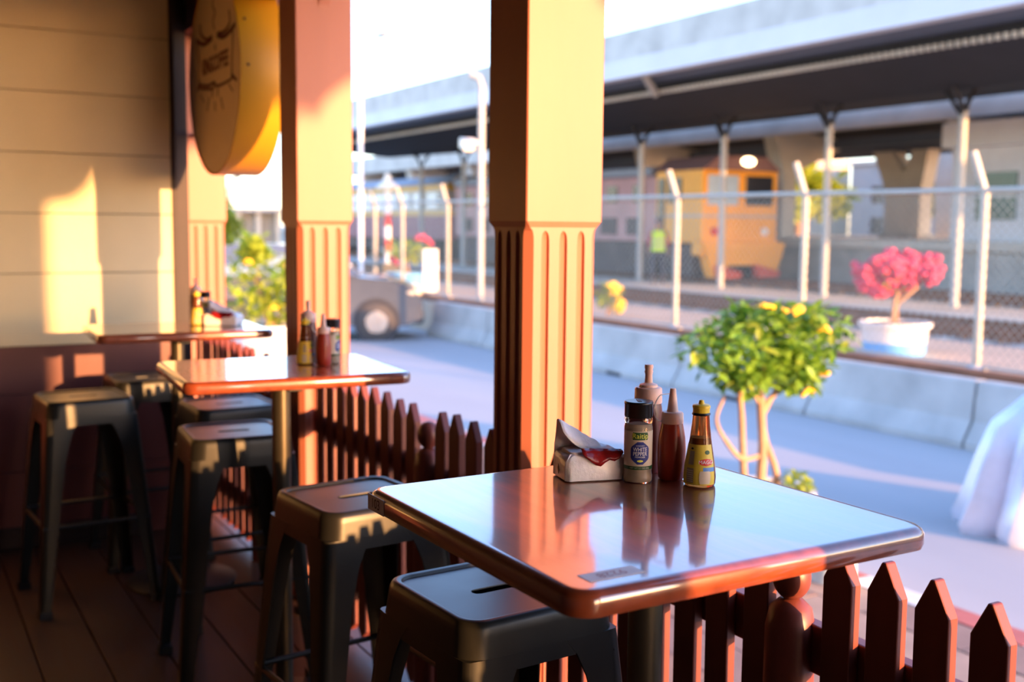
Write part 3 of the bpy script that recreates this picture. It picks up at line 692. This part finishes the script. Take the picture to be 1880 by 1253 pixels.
# ================================================================== plants
LEAF = mat('fresh green leaf', (.20, .36, .035), .45, var=.35, scale=3, sss=.0); LEAF2 = mat('yellow green leaf', (.36, .44, .04), .45, var=.25, scale=3)
LEAFD = mat('deep green leaf', (.06, .16, .03), .5, var=.25, scale=3)
for m_ in (LEAF, LEAF2, LEAFD):
    n_ = m_.node_tree; b_ = n_.nodes['Principled BSDF']; tr = n_.nodes.new('ShaderNodeBsdfTranslucent'); mx = n_.nodes.new('ShaderNodeMixShader'); mx.inputs[0].default_value = .4
    src = b_.inputs['Base Color'].links[0].from_socket; n_.links.new(src, tr.inputs['Color'])
    out = [q for q in n_.nodes if q.type == 'OUTPUT_MATERIAL'][0]
    n_.links.new(b_.outputs[0], mx.inputs[1]); n_.links.new(tr.outputs[0], mx.inputs[2]); n_.links.new(mx.outputs[0], out.inputs['Surface'])
BARK = mat('tan bark', (.36, .22, .12), .8, var=.2, scale=12, bump=.3)
FLY = mat('yellow blossom', (.85, .50, .02), .6, var=.15); FLP = mat('pink bracts', (.62, .035, .085), .6, var=.25, scale=14)
POTW = mat('white glazed pot', (.75, .72, .68), .35, var=.04); SOIL = mat('soil', (.09, .06, .04), .95)
def leaf_mb(l, w_):
    v = [(0, 0, 0), (w_ * .8, .35 * l, .02 * l), (w_, .55 * l, 0), (w_ * .55, .85 * l, -.06 * l), (0, l, -.12 * l), (-w_ * .55, .85 * l, -.06 * l), (-w_, .55 * l, 0), (-w_ * .8, .35 * l, .02 * l), (0, .5 * l, -.05 * l)]
    f = [(8, i, (i + 1) % 8) for i in range(8)]
    return MB().add(v, f)
def rnd_rot(r): return (r.uniform(-1.1, .9), r.uniform(-.6, .6), r.uniform(0, 6.283))
def in_crown(r, c, rad, shell=.55):
    while True:
        p = Vector((r.uniform(-1, 1), r.uniform(-1, 1), r.uniform(-1, 1)))
        if shell < p.length < 1: return Vector((c[0] + p.x * rad[0], c[1] + p.y * rad[1], c[2] + p.z * rad[2]))
def foliage(t, r, blobs, l, w_, nparts, nstuff, mats_):
    srcs = [leaf_mb(l, w_).build('leaf', m, t) for m in mats_]; used = [False] * len(mats_)
    for i in range(nparts):
        c, rad = blobs[i % len(blobs)]; k = r.randrange(len(mats_)); p = in_crown(r, c, rad, .72); s = r.uniform(.75, 1.25)
        if not used[k]: srcs[k].location = p; srcs[k].rotation_euler = rnd_rot(r); used[k] = True
        else: inst(srcs[k], t, p, rnd_rot(r), (s, s, s))
    if nstuff:
        fm = MB(); base = leaf_mb(l, w_)
        for i in range(nstuff):
            c, rad = blobs[i % len(blobs)]; p = in_crown(r, c, rad, .1); M = Matrix.Translation(p) @ Matrix.LocRotScale(None, __import__('mathutils').Euler(rnd_rot(r)), Vector((1, 1, 1)) * r.uniform(.7, 1.2))
            fm.add([M @ Vector(v) for v in base.v], base.f)
        fm.build('foliage', mats_[0], t, kind='stuff')
def pot(t, r0, r1, h, m, name='pot'):
    MB().lathe([(.001, 0), (r0, 0), (r1, h * .9), (r1 + .025, h * .9), (r1 + .03, h), (r1 - .01, h), (r1 - .02, h - .05), (.001, h - .05)], 28).build(name, m, t, smooth=True)
    MB().lathe([(.001, h - .055), (r1 - .022, h - .055), (r1 - .03, h - .045), (.001, h - .035)], 20).build('soil', SOIL, t)

def flowers(t, pts, rad, m, name='flower'):
    s = MB()
    for k in range(6):
        a = k * math.pi / 3; s.ell((rad * .55 * math.cos(a), rad * .55 * math.sin(a), 0), (rad * .55, rad * .55, rad * .35), 8, 5)
    s.ell((0, 0, rad * .2), rad * .4, 8, 5)
    o = s.build(name, m, t, smooth=True); o.location = pts[0]
    for p in pts[1:]: inst(o, t, p, (random.uniform(-.8, .8), random.uniform(-.8, .8), random.uniform(0, 6)))

# small flowering tree by the kerb
tr_ = thing('potted_tree', 'small tree with yellow flowers and bare tan stems, in a white pot', 'tree', (4.645, 5.06, ZW))
pot(tr_, .24, .31, .36, POTW)
rt = random.Random(11)
for pts, r_ in (([(0, 0, .3), (.01, 0, .62), (-.01, .01, .95), (.0, 0, 1.3)], [.030, .026, .022, .012]), ([(-.10, .02, .3), (-.13, .02, .60), (-.17, .0, .86), (-.22, 0, 1.15)], [.022, .02, .018, .010]),
                ([(.10, -.02, .3), (.11, -.02, .45), (.03, 0, .66), (.01, 0, .85), (.16, 0, 1.0), (.26, 0, 1.2)], [.022, .02, .018, .018, .015, .009]), ([(-.02, 0, .56), (-.16, 0, .56), (-.30, 0, .70), (-.36, 0, .82), (-.30, 0, .95)], [.015, .015, .012, .010, .008]),
                ([(0, 0, .80), (.10, .02, .93), (.16, .02, 1.1)], [.013, .011, .008]), ([(0, .01, .86), (-.08, .01, .98), (-.1, 0, 1.15)], [.013, .011, .008])):
    MB().tube([Vector(p) for p in smooth_pts(pts, 4)], [r_[min(int(i / 4), len(r_) - 1)] for i in range((len(pts) - 1) * 4 + 1)], 8).build('stem', BARK, tr_, smooth=True)
foliage(tr_, rt, [((0, 0, 1.32), (.36, .34, .17)), ((-.32, 0, 1.24), (.26, .3, .16)), ((.36, 0, 1.30), (.27, .3, .17)), ((.12, -.1, 1.14), (.24, .2, .12)), ((-.22, -.1, 1.08), (.16, .16, .10)), ((.05, 0, 1.42), (.34, .3, .08)), ((.24, -.05, 1.05), (.12, .12, .10))], 0.098, .023, 300, 1300, [LEAF, LEAF2, LEAFD])
flowers(tr_, [(-.20, -.2, 1.50), (-.14, -.18, 1.49), (-.03, -.2, 1.46), (.02, -.22, 1.46), (.07, -.2, 1.47), (.20, -.27, 1.36), (.26, -.24, 1.35), (.19, -.16, .96), (.24, -.15, .97), (.30, -.2, 1.08)], .035, FLY)
foliage(tr_, rt, [((.20, -.12, .40), (.10, .08, .07))], .06, .015, 40, 40, [LEAF2, LEAF])
sp_ = thing('small_pot', 'small pale pot on the pavers below the corner of the nearest table', 'pot', (4.55, 4.35, ZW))
pot(sp_, .13, .12, .30, mat('pale green pot', (.62, .72, .66), .4))

# pink bougainvillea in a white and blue pot
POTB = mat('blue painted pot band', (.14, .42, .78), .4)
pb = thing('bougainvillea', 'pink bougainvillea in a white pot with a blue lower band', 'plant', (11.0, 9.65, ZG))
MB().lathe([(.001, 0), (.37, 0), (.385, .15), (.001, .15)], 28).build('pot_band', POTB, pb, smooth=True)
MB().lathe([(.001, .145), (.385, .15), (.40, .34), (.44, .345), (.445, .40), (.40, .40), (.39, .36), (.001, .36)], 28).build('pot', POTW, pb, smooth=True)
MB().lathe([(.001, .355), (.385, .36), (.37, .375), (.001, .38)], 20).build('soil', SOIL, pb)
for pts in ([(-.05, 0, .36), (-.03, 0, .6), (.02, 0, .78), (-.1, 0, .95)], [(.03, 0, .36), (.02, 0, .6), (.1, 0, .75), (.2, -.1, .95)], [(.02, 0, .62), (.14, -.12, .78), (.3, -.2, .95)]):
    MB().tube([Vector(p) for p in smooth_pts(pts, 4)], .025, 8).build('stem', BARK, pb, smooth=True)
rb_ = random.Random(5); fl_ = None
cl0 = MB()
for k in range(9):
    cl0.ell((rb_.uniform(-.06, .06), rb_.uniform(-.06, .06), rb_.uniform(-.05, .05)), (.05, .05, .045), 7, 5)
fl_ = cl0.build('flower_cluster', FLP, pb, smooth=True); fl_.location = (0, 0, 1.0)
for k in range(75):
    p = in_crown(rb_, (rb_.choice((-.3, 0, .3)), 0, 1.0 + rb_.uniform(-.04, .06)), (.34, .40, .22), .5)
    # the crown is long in the picture plane: turn it square to the view
    q = Vector((p.x * .52 + p.y * .3, -p.x * .48 + p.y * .45, p.z)); s = rb_.uniform(.8, 1.2)
    inst(fl_, pb, q, rnd_rot(rb_), (s, s, s))
foliage(pb, rb_, [((0, 0, .92), (.3, .35, .14))], .07, .02, 60, 60, [LEAF, LEAF2])

def bush(loc, label, blobs, nparts, nstuff, l, fpts=None, frad=.05, potspec=None, fm=FLY, seed=2):
    t = thing('potted_bush', label, 'plant', loc); r = random.Random(seed)
    if potspec: pot(t, *potspec)
    for k in range(5):
        a = r.uniform(0, 6.28); c, rad = blobs[k % len(blobs)]; h = potspec[2] - .05 if potspec else 0
        MB().tube([(.05 * math.cos(a), .05 * math.sin(a), h), (c[0] * .6, c[1] * .6, (h + c[2]) / 2), c], [.018, .014, .008], 6).build('stem', BARK, t)
    foliage(t, r, blobs, l, l * .28, nparts, nstuff, [LEAF2, LEAF])
    if fpts: flowers(t, fpts, frad, fm)
    return t
bush((4.55, 14.6, ZW), 'bright green bush with orange blossoms in a white rimmed pot, behind the farthest table', [((-.2, 0, 1.25), (.42, .42, .42)), ((.30, -.15, 1.15), (.40, .4, .42)), ((0, 0, .85), (.5, .4, .25)), ((-.2, .0, 1.6), (.2, .2, .2))], 200, 700, .14,
     [(-.1, -.5, .85), (.1, -.52, 1.4), (-.4, -.4, 1.45), (.2, -.5, .95), (.45, -.45, 1.35)], .06, (.40, .52, .60, POTW), seed=4)
bush((11.0, 15.9, ZG), 'yellow flowering shrub half hidden by the nearest pillar', [((0, 0, .35), (.22, .22, .25))], 40, 120, .1, [(.05, -.15, .5), (-.05, -.2, .42), (.1, -.18, .25), (0, -.22, .2), (.12, -.15, .12), (-.1, -.2, .55)], .10, seed=6)
bush((11.0, 24.4, ZG), 'pink flowering plant in a blue banded pot left of the lamp pole', [((0, 0, .95), (.55, .5, .3))], 60, 200, .14, [(.25, -.4, 1.2), (.4, -.3, 1.15), (-.5, -.3, .7), (.1, -.45, 1.25)], .14, (.42, .5, .4, POTB), FLP, seed=8)
def big_tree(loc, h, rad, label, seed, mats_=(LEAF, LEAFD), nst=1500, cz=((.78, .2), (.68, .2), (.66, .2))):
    t = thing('tree', label, 'tree', loc); r = random.Random(seed)
    MB().tube([(0, 0, 0), (.05, .02, h * .4), (0, 0, h * .75)], [rad * .09, rad * .07, rad * .04], 8).build('trunk', BARK, t)
    for k in range(3): MB().tube([(0, 0, h * .4), (rad * .5 * math.cos(k * 2.1), rad * .5 * math.sin(k * 2.1), h * .75)], [rad * .05, rad * .02], 6).build('branch', BARK, t)
    foliage(t, r, [((0, 0, h * cz[0][0]), (rad * .7, rad * .7, h * cz[0][1])), ((rad * .4, .2, h * cz[1][0]), (rad * .6, rad * .6, h * cz[1][1])), ((-rad * .4, -.2, h * cz[2][0]), (rad * .6, rad * .6, h * cz[2][1]))], rad * .22, rad * .075, 0, nst, list(mats_)[:1])
    for o in [c for c in t.children if c.name.startswith('leaf')]: bpy.data.objects.remove(o)
    return t
big_tree((41, 42.5, -.2), 4.6, 3.2, 'green tree beyond the station, right of the locomotive', 1, (LEAF2,))
big_tree((47, 38.0, -.2), 5.0, 3.0, 'green tree beyond the station, behind the forked column', 2, (LEAF2,))
big_tree((9.0, 34.5, -.7), 3.0, 1.0, 'distant green tree beside the far lamp post', 3, (LEAF2,))
# shade caster added unseen behind the photographer: its scalloped cloth shades the top of the middle pillar and of the end wall
aw = thing('added_shade_awning', 'scalloped cloth awning added to cast shade, unseen behind the photographer', 'awning', (0, -2.6, ZW))
AWN = mat('dark green shade cloth', (.03, .08, .05), .8, var=.1)
hem = [(3.30, 2.62), (3.52, 2.588), (3.62, 2.60), (3.69, 2.66), (3.735, 2.75), (3.77, 2.69), (3.83, 2.78), (3.91, 2.84), (4.07, 2.90), (4.5, 2.95), (4.83, 2.97)]  # lower edge shaped for the outline of the shadow it casts
MB().prism([(x, z + .55) for x, z in hem] + [(4.83, 4.75), (3.30, 4.75)], 'y', -.008, .008).build('valance', AWN, aw)
for x, h_ in ((3.415, .082), (4.78, .05)): MB().box(x - h_, x + h_, .012, .072, 0, 4.75).build('post', DARKW, aw, bevel=.004)  # left post sized to shade the wall left of the sun patch
MB().box(3.28, 4.85, -.9, .1, 4.75, 4.79).build('top_cloth', AWN, aw)

# ================================================================== street things
# dark car
CARP = mat('dark grey car paint', (.12, .13, .135), .25, .4, var=.05, coat=.8); TYRE = mat('tyre', (.07, .062, .055), .8); RIM = mat('alloy rim', (.75, .68, .55), .22, .9); GLS = mat('car glass', (.22, .30, .38), .06, var=.05)
PLAS = mat('black bumper plastic', (.03, .03, .033), .55)
dv = Vector((.92, -.39, 0)).normalized(); ang = math.atan2(dv.y, dv.x)
car = thing('car', 'dark grey car parked beyond the middle pillar', 'car', (6.98, 20.05, ZS), ang)
prof = [(-2.1, .32), (-2.15, .75), (-2.05, 1.10), (-1.75, 1.20), (.75, 1.22), (1.50, 1.14), (1.98, .98), (2.14, .70), (2.12, .38), (1.85, .27), (-1.9, .27)]
cb = MB()
def sec(k, sy): return [(x, sy, z) for x, z in prof]
cb.rings([[(x * .985, -.86, .27 + (z - .27) * .93) for x, z in prof], [(x, -.88, z * 1.0 - (.03 if z > 1 else 0)) for x, z in prof], [(x, -.70, z) for x, z in prof], [(x, .70, z) for x, z in prof], [(x, .88, z - (.03 if z > 1 else 0)) for x, z in prof]]).build('body', CARP, car, smooth=True)
gp = [(-1.95, 1.15), (-1.65, 1.64), (-1.2, 1.74), (.1, 1.73), (.35, 1.66), (1.0, 1.17)]
cab = MB(); cab.rings([[(x, s * (.80 if z < 1.2 else .63), z) for x, z in gp] for s in (-1, 1)]).build('cabin', CARP, car, smooth=True)
for s in (-1, 1):
    for q in ([(-1.55, 1.14), (-1.42, 1.55), (-.75, 1.60), (-.75, 1.14)], [(-.68, 1.14), (-.68, 1.60), (.1, 1.58), (.30, 1.50), (.78, 1.14)]):
        MB().add([(x, s * (.815 - (z - 1.14) * .36), z) for x, z in q] + [(x, s * (.79 - (z - 1.14) * .36), z) for x, z in q], [(0, 1, 2, 3) if len(q) == 4 else (0, 1, 2, 3, 4)]).build('side_window', GLS, car)
MB().add([(.42, -.62, 1.63), (.42, .62, 1.63), (1.02, .76, 1.17), (1.02, -.76, 1.17)], [(0, 1, 2, 3)]).build('windscreen', GLS, car)
for sx in (1.30, -1.32):
    for s in (-1, 1):
        MB().tube([(sx, s * .86, .35), (sx, s * .895, .35)], .42, 28).build('wheel_arch', PLAS, car)
        wh = MB().tube([(sx, s * .68, .345), (sx, s * .885, .345), (sx, s * .91, .345)], [.345, .345, .31], 32).build('wheel', TYRE, car, smooth=True)
        rm = MB().tube([(sx, s * .912, .345), (sx, s * .918, .345)], .20, 28)
        for k in range(5):
            M = Matrix.Translation((sx, s * .925, .345)) @ Matrix.Rotation(k * 2 * math.pi / 5, 4, 'Y'); rm.box(-.03, .03, -.012, .012, .02, .21, M)
        rm.build('rim', RIM, wh)
HL = mat('headlight glass', (.75, .62, .42), .1, .3)
for s in (-1, 1): MB().ell((1.95, s * .74, .88), (.20, .14, .09), 12, 8).build('headlight', HL, car, smooth=True)
MB().box(1.75, 2.16, -.80, .80, .30, .56).build('bumper', PLAS, car, bevel=.05)
for s in (-1, 1): MB().ell((.75, s * .98, 1.18), (.09, .10, .08), 10, 6).build('mirror', CARP, car, smooth=True)
for x in (.1, -.75): MB().box(x, x + .16, -.90, -.885, .92, .95).build('door_handle', RIM, car)

# silver covered vehicle at the right edge
SILV = mat('silver cover cloth', (.62, .65, .72), .38, .25, var=.10, scale=6, bump=.25, bscale=14)
cv = thing('covered_vehicle', 'vehicle under a silver cloth cover at the right edge', 'covered vehicle', (7.35, 4.45, ZS), R_(-52))
rv = random.Random(4); cm_ = MB(); rs = []; N = 72
for j, (z, a, b) in enumerate(((0, .98, .56), (.06, 1.0, .58), (.25, .94, .52), (.5, .88, .45), (.75, .80, .38), (.95, .70, .32), (1.08, .58, .25), (1.15, .40, .15), (1.17, .15, .05))):
    row = []
    for k in range(N):
        an = 2 * math.pi * k / N; fold = 1 + (.085 * math.sin(11 * an + .6) + .04 * math.sin(23 * an)) * (1 - z / 1.25) ** .7
        row.append((a * fold * math.copysign(abs(math.cos(an)) ** .8, math.cos(an)), b * fold * math.copysign(abs(math.sin(an)) ** .8, math.sin(an)), z + (.02 * math.sin(7 * an) if 0 < j < 8 else 0) + (.10 * math.cos(an) if j > 4 else 0)))
    rs.append(row)
cm_.rings(rs).build('cover', SILV, cv, smooth=True)
for sx in (-.62, .62): MB().tube([(sx, -.05, .27), (sx, .05, .27)], .27, 20).build('wheel', TYRE, cv)

# lamp pole, striped signal, posts and notice at the left of the fence
lp = thing('lamp_pole', 'tall pale lamp pole with twin floodlights left of the nearest pillar', 'lamp post', (9.98, 18.75, ZG))
MB().tube([(0, 0, 0), (0, 0, 4.15), (-.04, .04, 4.3), (-.16, .14, 4.36)], .065, 10).build('pole', STEELW, lp, smooth=True)
FLD = mat('floodlight housing', (.8, .72, .55), .35)
for s, z in ((-1, 3.12), (1, 3.02)):
    MB().box(-.16, .16, -.12, .12, -.05, .06, Matrix.Translation((-.10 - .05 * s, .42 if s < 0 else .22, z)) @ Matrix.Rotation(.35, 4, 'X')).build('floodlight', FLD, lp, bevel=.02)
MB().tube([(0, 0, 3.05), (-.1, .45, 3.05)], .03, 6).build('arm', STEELW, lp)
ss = thing('signal_post', 'red and white striped signal post behind the chain link fence', 'signal', (12.0, 27.9, ZG))
for k in range(6): MB().tube([(0, 0, .5 + k * .33), (0, 0, .5 + (k + 1) * .33)], .085, 10).build('stripe_band', RED if k % 2 == 1 and k < 5 else WHITE, ss)
MB().box(-.25, .25, -.25, .25, 0, .5).build('footing', BLACKM, ss); MB().lathe([(.001, 2.48), (.3, 2.48), (.32, 2.55), (.12, 2.72), (.06, 2.9), (.001, 2.92)], 14).build('head', FLD, ss)
nb = thing('notice_board', 'blank white board standing behind the chain link fence', 'sign', (10.75, 22.6, ZG), R_(25))
MB().box(-.24, .24, -.03, .03, .0, 1.0).build('panel', WHITE, nb, bevel=.01); MB().box(-.26, .26, -.06, .06, -.0, .05).build('foot', BLACKM, nb)
for i, (x, y, lb) in enumerate(((10.0, 26.2, 'bright steel gate post right beside the middle pillar'),)):
    g = thing('gate_post', lb, 'post', (x, y, ZG)); MB().tube([(0, 0, 0), (0, 0, 3.9)], .09, 10).build('post', GALV, g); MB().ell((0, 0, 3.9), .1, 10, 6).build('cap', GALV, g)
lb_ = thing('street_lamp', 'street lamp arm showing against the sky left of the nearest pillar', 'lamp post', (9.9, 24.6, ZG))
MB().tube([(0, 0, 0), (0, 0, 5.2), (0, -.2, 5.6)], .06, 8).build('pole', mat('sky white paint', (.8, .8, .8), .5), lb_); MB().ell((0, -1.3, 5.72), (.12, .32, .06), 12, 6).build('head', FLD, lb_); MB().tube([(0, -.2, 5.6), (0, -1.1, 5.74)], .03, 6).build('arm', WHITE, lb_)
fl2 = thing('far_street_lamp', 'thin dark street lamp far behind the green bush', 'lamp post', (10.2, 37.0, -.7))
MB().tube([(0, 0, 0), (0, 0, 3.2), (.1, 0, 3.5), (.6, 0, 3.8)], .06, 8).build('pole', mat('dark lamp paint', (.06, .06, .05), .6), fl2); MB().ell((.75, 0, 3.82), (.22, .08, .05), 10, 6).build('head', BLACKM, fl2)
hb = thing('house', 'low beige building with white columns far behind the bush', 'building', (11.3, 40, -.7))
MB().box(.1, 1.65, .3, 6, 0, 2.5).build('wall', mat('beige wall', (.42, .36, .27), .8, var=.1, scale=.6), hb)
for x in (0, .72, 1.45): MB().box(x, x + .18, 0, .25, 0, 2.55).build('column', mat('cream column', (.75, .66, .5), .6), hb)
MB().box(-.15, 1.69, -.3, 6.3, 2.5, 2.62).build('roof_slab', CONC2, hb)

# ================================================================== worker
HV = mat('high visibility yellow', (.55, .80, .03), .6, emit=None); TROU = mat('dark grey trousers', (.055, .055, .075), .8); SKIN = mat('skin', (.32, .17, .11), .5); SHIRT = mat('red shirt sleeve', (.45, .07, .08), .7); HAIR = mat('dark cap', (.05, .05, .09), .7)
def worker(loc, rz, label):
    t = thing('person', label, 'person', loc, rz)
    V = [(0, 0, .93), (0, 0, 1.15), (0, .01, 1.36), (0, 0, 1.47), (0, -.01, 1.53)]; Rr = [(.15, .11), (.145, .10), (.16, .105), (.06, .06), (.055, .06)]; E_ = [(0, 1), (1, 2), (2, 3), (3, 4)]
    def ch(par, pts):
        for p, r_ in pts: V.append(p); Rr.append(r_ if isinstance(r_, tuple) else (r_, r_)); E_.append((par, len(V) - 1)); par = len(V) - 1
        return par
    for s in (-1, 1):
        ch(0, [((s * .10, 0, .86), .095), ((s * .12, -.01, .50), .062), ((s * .13, .01, .12), .045), ((s * .135, -.02, .045), .045), ((s * .15, -.15, .035), .035)])
        h = ch(2, [((s * .19, .01, 1.38), .06), ((s * .25, .02, 1.12), .045), ((s * .27, -.04, .90), .034), ((s * .27, -.06, .84), .028)])
        for k, (dx, L) in enumerate(((-.028, .06), (-.010, .075), (.008, .08), (.026, .065))): ch(h, [((s * .27 + dx * .3, -.06 + dx, .80), .010), ((s * .27 + dx * .3, -.065 + dx, .84 - L - .02), .008)])
        ch(h, [((s * .25, -.10, .83), .010), ((s * .245, -.115, .80), .008)])
    me = bpy.data.meshes.new('body'); me.from_pydata(V, E_, []); o = bpy.data.objects.new('body', me); col.objects.link(o); o.parent = t
    sk = o.modifiers.new('skin', 'SKIN'); su = o.modifiers.new('sub', 'SUBSURF'); su.levels = 1; su.render_levels = 1
    for i, d_ in enumerate(me.skin_vertices[0].data): d_.radius = Rr[i]
    me.skin_vertices[0].data[0].use_root = True; me.materials.append(TROU); me.materials.append(SHIRT); me.materials.append(SKIN)
    bpy.context.view_layer.update()
    m2 = bpy.data.meshes.new_from_object(o.evaluated_get(bpy.context.evaluated_depsgraph_get())); o.modifiers.clear(); o.data = m2; m2.name = 'body'
    for p in m2.polygons:
        z = p.center.z; x = abs(p.center.x); p.material_index = 2 if (x > .22 and z < 1.02) or z > 1.43 else 1 if z > .93 else 0
    m2.shade_smooth()
    hd = MB().ell((0, -.015, 1.625), (.075, .095, .115), 16, 12).ell((0, -.112, 1.615), (.014, .022, .022), 8, 6)
    for s in (-1, 1): hd.ell((s * .077, .0, 1.62), (.012, .022, .032), 8, 6)
    hd = hd.build('head', SKIN, t, smooth=True)
    for s in (-1, 1): MB().ell((s * .03, -.102, 1.635), (.012, .008, .008), 8, 5).build('eye', BLK, hd)
    MB().box(-.025, .025, -.108, -.098, 1.565, 1.572).build('mouth', RED, hd)
    MB().lathe([(.085, 1.65), (.088, 1.68), (.075, 1.73), (.04, 1.755), (.001, 1.76)], 18, (0, -.01, 0)).prism([(-.07, -.08), (.07, -.08), (.05, -.17), (-.05, -.17)], 'z', 1.66, 1.67).build('cap', HAIR, t, smooth=True)
    vs = MB().rings([[(x, y, z) for x, y in rrect(a, b, .09, 6)] for z, a, b in ((.88, .185, .145), (1.0, .178, .135), (1.2, .178, .128), (1.38, .185, .122), (1.44, .12, .085))], False, False).build('vest', HV, t, smooth=True)
    for z in (1.0, 1.15): MB().rings([[(x, y, zz) for x, y in rrect(.182, .136, .09, 6)] for zz in (z, z + .05)], False, False).build('reflective_band', GALV, vs)
    return t
worker((18.15, 24.0, ZG + .015), R_(-30), 'worker in a yellow high visibility vest and dark trousers standing by the tracks')

# ================================================================== distant buildings beyond the station
FARB = [mat('far wall %d' % i, c, .85, var=.1, scale=.3) for i, c in enumerate(((.45, .43, .38), (.36, .36, .35), (.50, .44, .33)))]
for i, (x, y, w_, d_, h_, lb) in enumerate(((58, 34, 9, 8, 5.5, 'grey low building far beyond the forked column'), (62, 47, 12, 9, 6.2, 'beige low building far beyond the trees'), (56, 62, 14, 9, 6.5, 'pale low building far behind the locomotive'), (58, 20, 10, 8, 5.5, 'grey low building far behind the booth'))):
    t = thing('far_building', lb, 'building', (x, y, -.2))
    MB().box(0, d_, 0, w_, 0, h_).build('wall', FARB[i % 3], t); MB().box(-.3, d_ + .3, -.3, w_ + .3, h_, h_ + .25).build('roof_slab', CONC2, t)
    w0 = MB().box(-.05, .02, 0, 1.1, 0, 1.2).build('window', DWIN, t); w0.location = (0, .9, 1.2)
    for k in range(1, int((w_ - 1) / 2) * 2): inst(w0, t, (0, .9 + (k // 2) * 2.0, 1.2 if k % 2 == 0 else 3.4))
